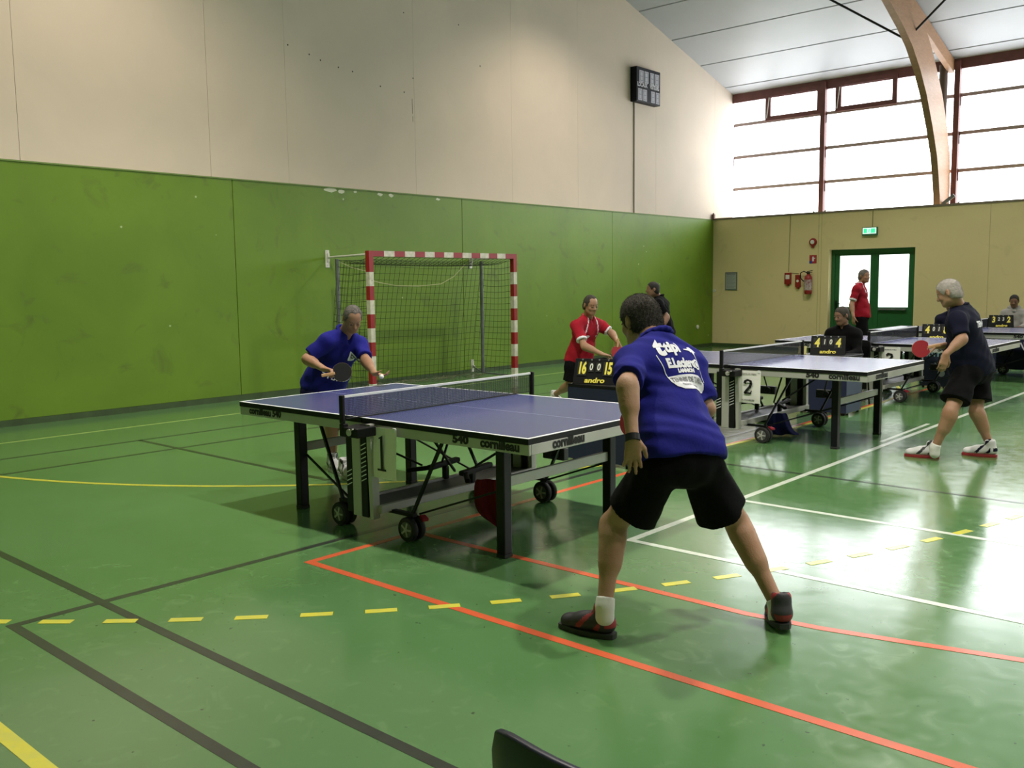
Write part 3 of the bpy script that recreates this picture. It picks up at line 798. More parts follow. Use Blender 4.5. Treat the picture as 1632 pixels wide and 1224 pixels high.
# green wall: painted panels below, cream panels above
gw = MB(); gw.box(XW - .30, XW - .032, YB, YG + .1, -.1, 12.2)
wall_left = S('wall_left', gw, W_CREAM)
ys = [YB, -7.43, -2.93, 1.57, 6.06, YW]
for a, b in zip(ys[:-1], ys[1:]):
    m = MB(); m.box(XW - .031, XW, a + .004, b - .004, .075, HG); m.build('panel', W_GREEN, wall_left, bevel=.003, seg=1)
m = MB(); m.box(XW - .0305, XW - .016, YB, YW, .02, HG - .01); m.build('seam_backing', M['seam'], wall_left)
m = MB(); m.box(XW - .03, XW + .012, YB, YW, HG, HG + .018); m.build('capping', mat('capping_green', (.16, .25, .06), .6), wall_left)
m = MB(); m.box(XW - .03, XW + .010, YB, YW, 0.0, .075); pl = S('baseboard_left', m, PLINTH)
ys = [YB, -8.2, -5.69, -3.24, -1.985, .52, 2.92, 4.9, 6.83 + .9, 10.3, YG + .06]
seams = [.0015, .0015, .003, .004, .0012, .0015, .001, .001, .0015, .0015]
for i, (a, b) in enumerate(zip(ys[:-1], ys[1:])):
    m = MB(); m.box(XW - .0315, XW - .012, a + seams[i], b - .0015, HG + .018, 12.1); m.build('panel', W_CREAM, wall_left)
m = MB(); rnd = random.Random(5)
for yy, zz, ww, hh in ((-1.25, 3.035, .16, .035), (-1.05, 3.03, .10, .03), (-.78, 3.04, .05, .02), (-.28, 3.03, .09, .025), (-.05, 3.028, .07, .028), (1.0, 3.03, .07, .02)):
    n_ = 9; m.prism([(ww * .72 * math.cos(2*PI*k/n_) * rnd.uniform(.75, 1.2), hh * 1.0 * math.sin(2*PI*k/n_) * rnd.uniform(.7, 1.2)) for k in range(n_)], (XW + .0002, yy, zz), (0,1,0), (0,0,1), (1,0,0), .0008)
m.build('chipped_paint', mat('bare_plaster', (.62, .66, .50), .8), wall_left)
m = MB(); m.box(XW - .012, XW - .009, .47, .475, 4.38, 4.62); m.box(XW - .012, XW - .009, .474, .478, 4.25, 4.34)
for (yy_, zz_) in ((-1.92, 5.05), (-1.55, 4.98), (-1.35, 4.93), (-1.02, 4.88), (-.75, 4.86), (-.20, 4.72), (.30, 4.70), (.33, 5.95), (1.58, 6.0), (2.1, 5.4), (.5, 4.95)):
    m.lathe([(.012, 0), (.012, .003)], (XW - .0125, yy_, zz_), (1, 0, 0), 7)
m.build('crack', M['seam'], wall_left)

# yellow wall with the doorway; its top is the ledge under the window band
DX0, DX1, DZ = 1.70, 3.57, 2.255
y = MB()
y.box(XW, DX0, YW, YW + .24, -.1, HG); y.box(DX1, XE, YW, YW + .24, -.1, HG); y.box(DX0, DX1, YW, YW + .24, DZ, HG)
wall_right = S('wall_right', y, W_YELLOW)
m = MB(); m.box(XW, XE, YW + .24, YG + .12, HG - .25, HG); m.build('ledge', W_YELLOW, wall_right)
m = MB(); m.box(XW + .0, XE, YW - .015, YW + .03, HG, HG + .045); m.build('coping', mat('coping_brown', (.20, .16, .11), .7), wall_right)
m = MB()
for sx in (1.45, 1.52, 5.0): m.box(sx, sx + .006, YW - .002, YW, .0, HG)
m.build('seam', mat('yellow_seam', (.33, .28, .12), .8), wall_right)
m = MB(); m.box(XW, DX0, YW - .012, YW, 0, .08); m.box(DX1, XE, YW - .012, YW, 0, .08); S('baseboard_right', m, PLINTH)
# rear and end walls (behind the camera and far right)
m = MB(); m.box(XW, XE, YB - .25, YB, -.1, 6.6); S('wall_back', m, W_GREEN)
m = MB(); m.box(XE, XE + .25, YB, YG, -.1, 12); S('wall_far_end', m, W_CREAM)
# roof panels, running along the windows, with dark joints
RP = [11.36, 10.78, 9.60, 8.34, 7.04, 5.77, 4.49, 3.22, 1.94, .67, -.4, -1.67, -2.94, -4.21, -5.48, -6.75, -8.02, -9.29, -10.56, -12.1]
RZ = lambda y: 6.155 + .278 * (11.23 - y) if y >= -.4 else 6.155 + .278 * 11.63 - .278 * (-.4 - y)
m = MB(); m.add([(XW-.1, 11.5, RZ(11.5)+.06), (XE, 11.5, RZ(11.5)+.06), (XE, -.4, RZ(-.4)+.06), (XW-.1, -.4, RZ(-.4)+.06), (XW-.1, -12.2, RZ(-12.2)+.06), (XE, -12.2, RZ(-12.2)+.06)], [(0,1,2,3), (3,2,5,4)])
ceiling = S('ceiling', m, M['seam_grey'])
for a, b in zip(RP[:-1], RP[1:]):
    m = MB(); g = .019; za, zb = RZ(a - g), RZ(b + g); t = .04
    m.add([(XW-.05, a-g, za), (XE, a-g, za), (XE, b+g, zb), (XW-.05, b+g, zb), (XW-.05, a-g, za+t), (XE, a-g, za+t), (XE, b+g, zb+t), (XW-.05, b+g, zb+t)],
          [(0,1,2,3), (7,6,5,4), (0,4,5,1), (1,5,6,2), (2,6,7,3), (3,7,4,0)]); m.build('panel', W_ROOF, ceiling)

# window band
YF = YG
mull = [-1.22 - .02, 1.12, 4.03, 6.93, 9.83, 12.73, 15.63, 18.53, 21.43, 24.33, 26.9]
zt = 6.13
frame = MB(); frame.box(XW - .03, XE, YF - .03, YF + .05, zt - .17, zt + .06); frame.box(XW, XE, YF - .02, YF + .05, HG, HG + .05)
wf = S('window_1', frame, M['frame_red'])
for i, x in enumerate(mull[1:-1]):
    m = MB(); m.box(x - .055, x + .055, YF - .10, YF + .03, HG, zt); m.build('mullion', M['frame_red'], wf)
    b = MB(); b.bar((x - .02, YF - .12, HG + .01), (x - .16, YF - .16, HG + .13), .025); b.bar((x + .02, YF - .12, HG + .01), (x + .16, YF - .16, HG + .13), .025); b.build('bracket', M['steel'], wf)
for zr in (5.42, 4.635, 3.86):
    for a, b in zip(mull[:-1], mull[1:]):
        m = MB(); m.box(a + .05, b - .05, YF - .01, YF + .045, zr - .036, zr + .036); m.build('rail', mat('rail_pink_grey', (.42, .33, .33), .6), wf)
        m = MB(); m.box(a + .06, a + .075, YF - .03, YF - .01, zr - .22, zr); m.build('stay', M['frame_red'], wf)
zz = [HG + .02, 3.86, 4.635, 5.42, zt]
for a, b in zip(mull[:-1], mull[1:]):
    for z0, z1 in zip(zz[:-1], zz[1:]):
        m = MB(); m.box(a + .01, b - .01, YF + .03, YF + .04, z0, z1); m.build('pane', GLAZE, wf)
for (x0, x1) in ((-.33, 1.06), (1.40, 2.78), (-.33 + 5.8, 1.06 + 5.8), (7.2, 8.58)):
    m = MB(); z0, z1 = 5.42, 6.08; t = .10
    m.box(x0, x1, YF - .06, YF - .005, z0, z0 + t); m.box(x0, x1, YF - .06, YF - .005, z1 - t, z1); m.box(x0, x0 + t * 1.3, YF - .06, YF - .005, z0 + t, z1 - t); m.box(x1 - t, x1, YF - .06, YF - .005, z0 + t, z1 - t)
    v = m.build('vent_frame', M['frame_red'], wf)
    a = MB(); a.bar((x0 + .05, YF - .09, z0 + .06), (x0 + .10, YF - .07, z1 - .12), .018); a.build('vent_arm', M['white_paint'], v)

# laminated timber arches standing on the ledge
def arch(xf, label, first=False):
    wd = .13
    root = thing('timber_arch', label, 'roof arch', (xf - wd, 0, 0), 0, 'timber roof arches')
    I = [(10.47, 3.07), (10.44, 3.30), (10.34, 3.64), (10.18, 4.09), (9.86, 4.61), (9.42, 5.21), (9.01, 5.62), (8.53, 5.98), (8.03, 6.24), (7.28, 6.55), (6.4, 6.86), (5.0, 7.30), (3.2, 7.83), (1.2, 8.40), (-.4, 8.80)]
    O = [(11.06, 3.07), (11.07, 3.40), (11.06, 3.80), (10.98, 4.22), (10.74, 4.75), (10.38, 5.33), (10.03, 5.72), (9.72, 6.04), (9.22, 6.46), (8.68, 6.80), (7.5, RZ(7.5) - .05), (5.6, RZ(5.6) - .05), (3.6, RZ(3.6) - .05), (1.4, RZ(1.4) - .05), (-.4, RZ(-.4) - .05)]
    m = MB(); n = len(I)
    vs = [(0, *p) for p in I] + [(0, *p) for p in O] + [(wd, *p) for p in I] + [(wd, *p) for p in O]
    fs = []
    for i in range(n - 1):
        fs += [(i, i+1, n+i+1, n+i), (2*n+i, 3*n+i, 3*n+i+1, 2*n+i+1), (i, 2*n+i, 2*n+i+1, i+1), (n+i, n+i+1, 3*n+i+1, 3*n+i)]
    fs += [(0, n, 3*n, 2*n), (n-1, 3*n-1, 4*n-1, 2*n-1)]
    m.add(vs, fs); m.build('arch_beam', M['glulam'], root, smooth=True)
    m = MB(); m.add([(.01, 11.12, RZ(11.12) - .30), (.01, 7.0, RZ(7.0) - .30), (.12, 7.0, RZ(7.0) - .30), (.12, 11.12, RZ(11.12) - .30), (.01, 11.12, RZ(11.12) - .03), (.01, 7.0, RZ(7.0) - .03), (.12, 7.0, RZ(7.0) - .03), (.12, 11.12, RZ(11.12) - .03)],
                    [(0,1,2,3), (7,6,5,4), (0,4,5,1), (1,5,6,2), (2,6,7,3), (3,7,4,0)]); m.build('rafter', M['glulam'], root)
    m = MB(); m.tube([(-.06, 11.02, 4.3), (-.06, 11.02, RZ(11.02) - .16)], .085, 14); m.build('post', M['brown_post'], root, smooth=True)
    m = MB(); m.box(-.02, wd + .02, 10.42, 11.10, HG + .001, HG + .02); m.bar((.13, 10.62, HG + .06), (.36, 10.62, HG + .24), .03, .07); m.build('foot_bracket', M['steel'], root)
    for dx in (-1, 1):
        m = MB(); x0 = 0 if dx < 0 else wd; m.tube([(x0, 8.70, 6.30 if dx > 0 else 6.12), (x0 + dx * 1.35, 7.9, RZ(7.9) - .03)], .022, 8); m.build('tie_rod', M['black_metal'], root)
    return root
a0 = arch(3.97, 'curved glued timber roof arch left of the tall window mullion')
copy_tree(a0, (3.97 - .13 + 5.8, 0, 0), 0, 'curved glued timber roof arch further right along the windows, out of frame')
copy_tree(a0, (3.97 - .13 + 11.6, 0, 0), 0, 'curved glued timber roof arch at the far end of the hall, out of frame')

# lamp housings
for i, (x, y, z, e) in enumerate(LAMPS):
    m = MB(); rz = RZ(y) - .03
    m.lathe([(.25, 0), (.22, .10), (.09, .22), (.07, .34)], (x, y, z), (0, 0, 1), 20); m.tube([(x, y, z + .3), (x, y, rz)], .012, 6)
    o = m.build('ceiling_lamp', M['steel'], smooth=True)
    tag(o, 'round high-bay lamp above the frame, %s of the row on the %s side' % (('first', 'second', 'third', 'fourth', 'fifth')[i % 5], 'nearest table' if i < 5 else 'window'), 'lamp', 'high-bay lamps under the roof')

# double door in the yellow wall; left leaf swung outwards
def leaf(name, w, lab=None):
    m = MB(); t = .06; sg = 1; z0, z1 = .02, DZ - .09; gz = .98
    m.box(0, .10, 0, t, z0, z1); m.box(w - .09, w, 0, t, z0, z1); m.box(.10, w - .09, 0, t, z1 - .05, z1); m.box(.10, w - .09, 0, t, gz - .09, gz); m.box(.10, w - .09, .015, t - .015, z0, gz - .09)
    o = m.build(name, M['door_green'])
    g = MB(); g.box(.10, w - .09, .025, .035, gz, z1 - .05); g.build('glass', M['door_glass'], o)
    h = MB(); h.box(.025, .055, -.02, 0, .92, 1.12); h.bar((.04, -.05, 1.05), (.16, -.05, 1.05), .02); h.bar((.04, -.05, 1.05), (.04, 0, 1.05), .02); h.build('handle', M['black'], o)
    ys_ = -.05 if name == 'door_1' else t + .05; y0_ = 0 if name == 'door_1' else t
    h = MB(); h.bar((.13, ys_, gz - .045), (w - .12, ys_, gz - .045), .035); h.bar((.14, ys_, gz - .045), (.14, y0_, gz - .045), .03); h.bar((w - .13, ys_, gz - .045), (w - .13, y0_, gz - .045), .03); h.build('push_bar', M['steel'], o)
    o['kind'] = 'structure'; return o
fr = MB(); yd = YW + .16
fr.box(DX0, DX0 + .08, yd, yd + .10, 0, DZ); fr.box(DX1 - .08, DX1, yd, yd + .10, 0, DZ); fr.box(DX0 + .08, DX1 - .08, yd, yd + .10, DZ - .09, DZ)
S('door_frame', fr, M['door_green'])
d1 = leaf('door_1', .88); d1.location = (DX0 + .08, yd + .02, 0)
d2 = leaf('door_2', .83); d2.location = (DX0 + .08 + .88 + .83, yd + .085, 0); d2.rotation_euler = (0, 0, PI)
m = MB(); m.box(-8, 14, YW + .35, 30, -.15, -.02); S('ground_outside', m, M['concrete'])

# ===================================================== table tennis tables
def wheel(parent, x, y, r=.078, lever=None, light=False):
    for dy, sd in ((-.032, -1), (.032, 1)):
        m = MB(); m.lathe([(r * .66, -.016), (r * .93, -.018), (r, -.010), (r, .010), (r * .93, .018), (r * .66, .016)], (x, y + dy, r), (0, 1, 0), 28)
        o = m.build('wheel', M['tyre'], parent, smooth=True)
        h = MB(); c = (x, y + dy + sd * .0165, r)
        h.lathe([(r * .64, -.002), (r * .64, .002), (r * .55, .004)], c, (0, sd, 0), 24, 0)
        h.lathe([(r * .20, .002), (r * .18, .010)], c, (0, sd, 0), 12, 1)
        for k in range(5):
            a = 2 * PI * k / 5; h.bar((x + r*.15*math.cos(a), y + dy + sd * .021, r + r*.15*math.sin(a)), (x + r*.58*math.cos(a), y + dy + sd * .021, r + r*.58*math.sin(a)), .012, .006, up=(0,1,0), mi=1)
        h.build('hub', [M['hub'] if not light else M['hub_light'], M['hub'] if light else M['silver']], o)
def tt_table(name, label, loc, rz, num, sheet_pos, group):
    root = thing(name, label, 'table tennis table', loc, rz, group)
    L2, W2, T = 1.37, .7625, .76
    for sd in (-1, 1):
        x0, x1 = (sd * .004, sd * L2); a, b = min(x0, x1), max(x0, x1)
        m = MB(); m.box(a, b, -W2, W2, T - .034, T - .0015, 0); m.build('tabletop', M['black'], root, bevel=.002, seg=1)
        m = MB(); m.box(a + (.02 if sd < 0 else .0), b - (.02 if sd > 0 else 0), -W2 + .02, -.0015, T - .0015, T); m.box(a + (.02 if sd < 0 else .0), b - (.02 if sd > 0 else 0), .0015, W2 - .02, T - .0015, T)
        m.build('playing_surface', M['tt_blue'], root)
        m = MB(); m.box(a, b, -W2, -W2 + .02, T - .0015, T + .0002); m.box(a, b, W2 - .02, W2, T - .0015, T + .0002)
        m.box(*((a, a + .02) if sd < 0 else (b - .02, b)), -W2 + .02, W2 - .02, T - .0015, T + .0002); m.box(a + .02, b - .02, -.0008, .0008, T - .0015, T + .0001); m.build('white_line', M['line_white'], root)
        # metal apron
        m = MB(); z0, z1 = T - .094, T - .034
        m.box(a, b, -W2 + .006, -W2 + .026, z0, z1); m.box(a, b, W2 - .026, W2 - .006, z0, z1); e = b if sd > 0 else a
        m.box(min(e, e - sd*.02), max(e, e - sd*.02), -W2 + .026, W2 - .026, z0, z1); m.build('apron', M['silver'], root, bevel=.003, seg=1)
        # legs, cross rail
        lx = 1.01 if sd > 0 else -.925
        for ly in (-.56, .50):
            m = MB(); m.box(lx - .032, lx + .032, ly - .034, ly + .034, .02, z0 + .004); lg = m.build('leg', M['black_metal'], root, bevel=.006)
            m = MB(); m.box(lx - .034, lx + .034, ly - .036, ly + .036, 0, .022); m.build('foot', M['tyre'], lg, bevel=.004)
        if True:
            m = MB(); m.box(lx - .012, lx + .012, -.53, .47, .412, .475); m.build('cross_rail', M['silver'], root, bevel=.003, seg=1)
        # folding struts
        for ly in (-.66, .66):
            m = MB(); m.bar((sd * .34, ly, .17), (sd * .60, ly * .96, z0), .018, .018); m.build('strut', M['black_metal'], root)
            m = MB(); m.bar((sd * .50, ly * .96, z0), (sd * .16, ly * .15, .33), .014); m.build('strut', M['black_metal'], root)
        for l0, l1 in ((-.53, -.60), (.47, .60)):
            m = MB(); m.bar((lx, l0, .40), (sd * .34, l1, .16), .012); m.build('strut', M['black_metal'], root)
        # wheel bracket
        for ly in (-.66, .66):
            m = MB(); m.bar((sd * .10, ly, .165), (sd * .36, ly, .165), .035, .022); m.tube([(sd * .33, ly, .078), (sd * .33, ly, .165)], .014, 8); m.bar((sd * .33 - .03, ly, .135), (sd * .33 + .03, ly, .135), .06, .02)
            m.build('wheel_bracket', M['black'], root)
            wheel(root, sd * .33, ly, light=(num != '1'))
        m = MB(); m.bar((sd * .33 + .03, -.60, .15), (sd * .33 + .085, -.62, .135), .045, .022); m.build('brake_lever', M['red_plastic'] if sd > 0 else M['black'], root, bevel=.006)
        # black folding hub and ball holder
        m = MB(); m.bar((sd * .16, -.04, .30), (sd * .16, .26, .32), .05, .035); m.bar((sd * .16, .0, .30), (sd * .30, -.12, .28), .035, .03); m.bar((sd * .13, .1, .30), (sd * .13, .1, .205), .04, .04); m.build('folding_lock', M['black'], root, bevel=.008)
        m = MB(); m.box(sd * .34 - .10, sd * .34 + .10, .745, .80, .30, .39); m.lathe([(.038, 0), (.038, .02), (.025, .02), (.025, .004)], (sd * .34 + .02, .745, .345), (0, -1, 0), 18)
        m.bar((sd * .34, .75, .39), (sd * .42, .73, z0), .016); m.build('ball_holder', mat('dark_grey_plastic', (.035, .035, .04), .5), root, bevel=.01)
    # chassis uprights with striped covers
    for sy in (-1, 1):
        m = MB(); yo = sy * .775
        m.box(-.055, .025, yo - .03, yo + .03, .135, .70); up = m.build('upright', M['silver'], root, bevel=.004)
        m = MB(); m.box(-.115, -.056, yo - .028, yo + .028, .15, .69); m.box(.026, .085, yo - .028, yo + .028, .135, .725); m.build('cover', M['black'], up, bevel=.004)
        m = MB(); m.add([(.086, yo-.028, .73), (.125, yo-.028, .73), (.125, yo+.028, .73), (.086, yo+.028, .73), (.105, yo-.028, .13), (.135, yo-.028, .13), (.135, yo+.028, .13), (.105, yo+.028, .13)], [(0,1,2,3), (7,6,5,4), (0,4,5,1), (1,5,6,2), (2,6,7,3), (3,7,4,0)]); m.build('edge_strip', M['silver'], up)
        m = MB()
        for k in range(9):
            z = .60 - k * .028; m.bar((.032, yo - sy * -.0285 if sy < 0 else yo + .0285, z - .012), (.032 + .048, yo + sy * .0285, z + .010), .006, .002, up=(0, 1, 0))
            if k > 4: m.bar((-.110, yo + sy * .0285, z - .055), (-.062, yo + sy * .0285, z - .033), .006, .002, up=(0, 1, 0))
        so_ = m.build('stripes', M['print_white'], up); so_['kind'] = 'stuff'
    # lower beam
    m = MB(); m.box(-.13, .13, -.75, .75, .185, .20); m.build('base_plate', mat('grey_plate', (.13, .13, .14), .5, .3), root)
    m = MB(); m.box(.13, .165, -.76, .76, .165, .215); m.box(-.165, -.13, -.76, .76, .165, .215); m.build('lower_beam', M['silver'], root, bevel=.004)
    # net
    NW = W2 + .1525; net = MB(); nz0, nz1 = T + .006, T + .1525
    net.box(-.006, .006, -NW + .02, NW - .02, nz1 - .014, nz1); nt_ = net.build('net_tape', M['line_white'], root)
    m = MB(); y = -NW + .03
    while y < NW - .03:
        m.bar((0, y, nz0), (0, y, nz1 - .013), .0024); y += .0105
    for k in range(13): m.bar((0, -NW + .03, nz0 + .011 * k), (0, NW - .03, nz0 + .011 * k), .0022)
    nn = m.build('net_mesh', M['net_black'], root); nn['kind'] = 'stuff'
    m = MB(); m.tube([(0, -NW + .03, nz0), (0, NW - .03, nz0)], .004, 6); m.build('net_cord', M['ink'], root)
    for sy in (-1, 1):
        m = MB(); m.box(-.018, .018, sy * NW - .012, sy * NW + .012, T - .02, nz1 + .004); m.box(-.03, .16, min(sy*NW, sy * (W2 - .01)), max(sy*NW, sy * (W2 - .01)), T - .095, T - .035) if False else None
        m.box(-.020, .020, min(sy*(NW+.012), sy*(NW-.03)), max(sy*(NW+.012), sy*(NW-.03)), T - .10, T - .02)
        m.box(-.020, .150, min(sy*(NW+.010), sy*(W2+.0)), max(sy*(NW+.010), sy*(W2+.0)), T - .10, T - .04)
        pst = m.build('net_post', M['black'], root, bevel=.006)
        m = MB(); c = V(.075, sy * (NW + .011), T - .068)
        m.lathe([(.022, 0), (.022, .006), (.014, .008)], c, (0, sy, 0), 16); m.bar(c + V(0, sy * .006, .004), c + V(.045, sy * .006, .026), .012, .006); m.build('clamp', M['silver'], pst)
    # maker's lettering on the apron
    z = T - .056
    place_text('cornilleau', (.86 + .30, -W2 + .0035, z), (1, 0, 0), (0, 0, 1), .072, M['ink'], root, bold=.0030, xscale=1.02, spacing=1.0)
    place_text('540', (.86, -W2 + .0035, z), (1, 0, 0), (0, 0, 1), .064, M['ink'], root, bold=.0032, xscale=1.3)
    place_text('cornilleau 540', (-1.36 + .30, -W2 + .0035, z), (1, 0, 0), (0, 0, 1), .068, M['ink'], root, bold=.0028, xscale=.98)
    place_text('cornilleau', (L2 + .0025, -W2 + .355, z), (0, 1, 0), (0, 0, 1), .076, M['ink'], root, bold=.0034, xscale=.98)
    place_text('cornilleau', (-L2 - .0025, .30, z), (0, -1, 0), (0, 0, 1), .076, M['ink'], root, bold=.0034, xscale=.98)
    return root
def numeral(num, root, size, zc):
    m = MB(); y = -.0215; k = size; B = lambda pts: m.prism(pts, (0, y, zc), (1, 0, 0), (0, 0, 1), (0, -1, 0), .001)
    if num == '1':
        B([(-.07*k, .36*k), (.06*k, .42*k), (.06*k, -.36*k), (-.02*k, -.36*k), (-.02*k, .34*k), (-.07*k, .33*k)]); B([(-.13*k, -.40*k), (.16*k, -.40*k), (.16*k, -.355*k), (-.13*k, -.355*k)])
    else:
        c = {'2': [(-.20, .20), (-.17, .33), (-.02, .40), (.15, .35), (.20, .20), (.12, .02), (-.08, -.20), (-.20, -.36)], '3': [(-.20, .28), (-.08, .40), (.12, .36), (.17, .20), (.08, .06), (-.04, .03), (.12, -.02), (.20, -.16), (.12, -.34), (-.08, -.38), (-.20, -.26)]}[num]
        for p_, q_ in zip(c[:-1], c[1:]):
            p_, q_ = V(*p_) * k, V(*q_) * k; d = nrm(q_ - p_); wn = .045 * k + .035 * k * abs(d[1]); nn_ = V(-d[1], d[0]) * wn; e_ = d * .02 * k
            B([tuple(p_ - e_ - nn_), tuple(q_ + e_ - nn_), tuple(q_ + e_ + nn_), tuple(p_ - e_ + nn_)])
        if num == '2': B([(-.22*k, -.40*k), (.20*k, -.40*k), (.24*k, -.20*k), (.19*k, -.20*k), (.16*k, -.30*k), (-.22*k, -.31*k)])
    m.build('number', M['ink'], root)
def number_sheet(tbl, num, x, label, w=.255, h=.315, font=.30, lines=True, tilt=0.0):
    """paper sheet hung on the near side of a table"""
    r = Matrix.Rotation(tbl.rotation_euler[2], 3, 'Z')
    p = Vector(tbl.location) + r @ Vector((x, -.7625 - .012, .715))
    root = thing('number_sheet', label, 'sign', tuple(p), tbl.rotation_euler[2] + 0, 'paper table numbers')
    m = MB(); n = 8
    for i in range(n):
        z0, z1 = -h * i / n, -h * (i + 1) / n; f0 = lambda z: .012 * math.sin(-z * 6) ** 2
        m.add([(-w/2, -f0(z0), z0), (w/2, -f0(z0) - .004, z0), (w/2, -f0(z1) - .004, z1), (-w/2, -f0(z1), z1)], [(0, 3, 2, 1)])
    o = m.build('paper', M['paper'], root)
    md = o.modifiers.new('thickness', 'SOLIDIFY'); md.thickness = .0008
    numeral(num, root, font, -h * .50)
    if lines:
        place_text('TENNIS DE TABLE', (0, -.009, -h * .10), (1, 0, 0), (0, 0, 1), .020, M['ink'], root)
        place_text('J.A. PLOUBEZRE', (0, -.019, -h * .91), (1, 0, 0), (0, 0, 1), .020, M['ink'], root)
    m = MB(); m.box(-w/2 + .01, -w/2 + .035, -.004, .003, -.02, .006); m.box(w/2 - .035, w/2 - .01, -.008, .003, -.02, .006); m.build('tape', M['line_white'], root)
    root.rotation_euler[1] = tilt
    return root
GT = 'blue table tennis tables in a row'
T1 = tt_table('table_tennis_table', 'blue table tennis table nearest the camera, with sheet 1', (5.757, -5.660, 0), .0126, '1', .21, GT)
T2 = copy_tree(T1, (5.84, -1.08, 0), .0, 'second table tennis table, with sheet 2 and a dark blue towel', GT)
T3 = copy_tree(T1, (5.82, 2.78, 0), .0, 'third table tennis table, with sheet 3, behind the white-haired player', GT)
T4 = copy_tree(T1, (5.90, 6.03, 0), .0, 'farthest table tennis table, near the green door', GT)
number_sheet(T1, '1', .215, 'paper sheet with number 1 on the nearest table', lines=False, font=.27)
number_sheet(T2, '2', .225, 'paper sheet with number 2 on the second table', font=.17)
number_sheet(T3, '3', .225, 'paper sheet with number 3 on the third table', font=.19)

# ----------------------------------------------- umpire tables, scoreboards
def umpire_table(loc, label, lett=False, w=.65, h=.70):
    root = thing('umpire_table', label, 'umpire table', loc, 0, 'small umpire tables')
    m = MB(); m.box(0, w, 0, .50, h - .03, h); m.build('table_top', M['black'], root, bevel=.004)
    m = MB(); m.box(.0, w, .0, .015, .03, h - .03); fp = m.build('front_panel', M['navy_panel'], root)
    m = MB(); m.box(w - .02, w, .015, .46, .03, h - .03); m.build('side_panel', M['navy_side'], root)
    m = MB(); m.box(0, .02, .015, .46, .03, h - .03); m.build('side_panel', M['navy_panel'], root)
    for x in (.03, w - .05):
        for yy in (.03, .44): m = MB(); m.box(x, x + .025, yy, yy + .025, 0, h - .03); m.build('leg', M['black_metal'], root)
    if lett:
        place_text('cornilleau', (w / 2, -.002, .50), (1, 0, 0), (0, 0, 1), .13, mat('print_green_grey', (.25, .45, .42), .7), root, bold=.002)
        mm = MB(); c = V(w * .45, -.001, .24)
        for k in range(9):
            a = math.radians(30 + 15 * k); mm.bar(c + .06 * V(math.cos(a), 0, math.sin(a)), c + .15 * V(math.cos(a + .25), 0, math.sin(a + .25)), .018, .003, up=(0, 1, 0))
        mm.lathe([(.05, 0), (.05, .002)], c + V(.02, 0, -.02), (0, -1, 0), 18); mm.build('emblem', mat('print_grey_blue', (.30, .34, .36), .7), root)
    return root
def scoreboard(loc, rz, label, digits, tilt=18, s=1.0, brand='andro'):
    root = thing('scoreboard', label, 'scoreboard', loc, rz, 'flip scoreboards')
    w, h = .40 * s, .225 * s; ct, st = math.cos(math.radians(tilt)), math.sin(math.radians(tilt))
    ay = V(0, st, ct); an = V(0, -ct, st)
    m = MB(); m.prism([(-w/2, 0), (w/2, 0), (w/2 * .97, h), (-w/2 * .97, h)], (0, 0, .004), (1, 0, 0), ay, -an, .006); m.build('front_board', M['board_black'], root)
    m = MB(); m.prism([(-w/2, 0), (w/2, 0), (w/2 * .97, h), (-w/2 * .97, h)], (0, 2 * h * st, .004), (1, 0, 0), V(0, -st, ct), V(0, ct, st), .006); m.build('back_board', M['board_black'], root)
    m = MB(); m.box(-w/2, w/2, -.004, 2*h*st + .006, 0, .004); m.build('base', M['board_black'], root)
    xs = (-.125 * s, -.040 * s, .030 * s, .115 * s); ws = (.085, .05, .05, .085)
    for i, (x, d) in enumerate(zip(xs, digits)):
        big = i in (0, 3); hh = .125 * s if big else .085 * s; ww = ws[i] * s; cy = h * .60 if big else h * .66
        m = MB(); m.prism([(-ww/2, -hh/2), (ww/2, -hh/2), (ww/2, hh/2), (-ww/2, hh/2)], V(0, 0, .004) + V(x, 0, 0) + ay * cy + an * .003, (1, 0, 0), ay, an, .002); fc = m.build('flip_card', M['ink'], root)
        place_text(d, V(0, 0, .004) + V(x, 0, 0) + ay * cy + an * .0062, (1, 0, 0), ay, (.145 if big else .085) * s, M['digit'] if big else M['digit_white'], fc, bold=.0062 * s if big else .0022, xscale=.55 if len(d) > 1 else .74, spacing=.95, shear=.12, name='digit')
    for x in (-.125, -.04, .03, .115):
        m = MB(); m.lathe([(.008 * s, 0), (.008 * s, .006)], V(x * s, 0, .004) + ay * h * .96, an, 10); m.build('ring', M['steel'], root)
    place_text(brand, V(0, 0, .004) + ay * h * .13 + an * .004, (1, 0, 0), ay, .062 * s, M['digit'], root, bold=.002, xscale=1.25, shear=.15)
    return root
umpire_table((5.24, -3.66, 0), 'dark navy umpire table behind the nearest table tennis table')
umpire_table((5.50, .47, 0), 'dark navy umpire table beneath the seated man in black', w=.60)
umpire_table((5.78, 3.98, 0), 'umpire table with maker lettering, behind the third tennis table', lett=True, w=.62)
umpire_table((5.62, 7.95, 0), 'umpire table in front of the man in the grey hoodie', w=.62)
scoreboard((5.485, -3.60, .70), .30, 'flip scoreboard reading 16 0 0 15 below the lunging red player', ('16', '0', '0', '15'))
scoreboard((5.80, .62, .70), .30, 'flip scoreboard reading 4 1 0 4 beside the seated man in black', ('4', '1', '0', '4'))
scoreboard((5.94, 4.15, .70), .25, 'flip scoreboard reading 4 0 1 8 left of the white-haired player', ('4', '0', '1', '8'))
scoreboard((5.82, 8.12, .70), .35, 'flip scoreboard reading 3 2 3 2 before the grey hoodie', ('3', '2', '3', '2'))
m = MB(); m.prism([(-.05, 0), (.05, 0), (.05, .10), (-.05, .10)], (0, 0, 0), (1, 0, 0), (0, .17, .98), (0, -.98, .17), .004); m.box(-.05, .05, -.002, .05, 0, .004)
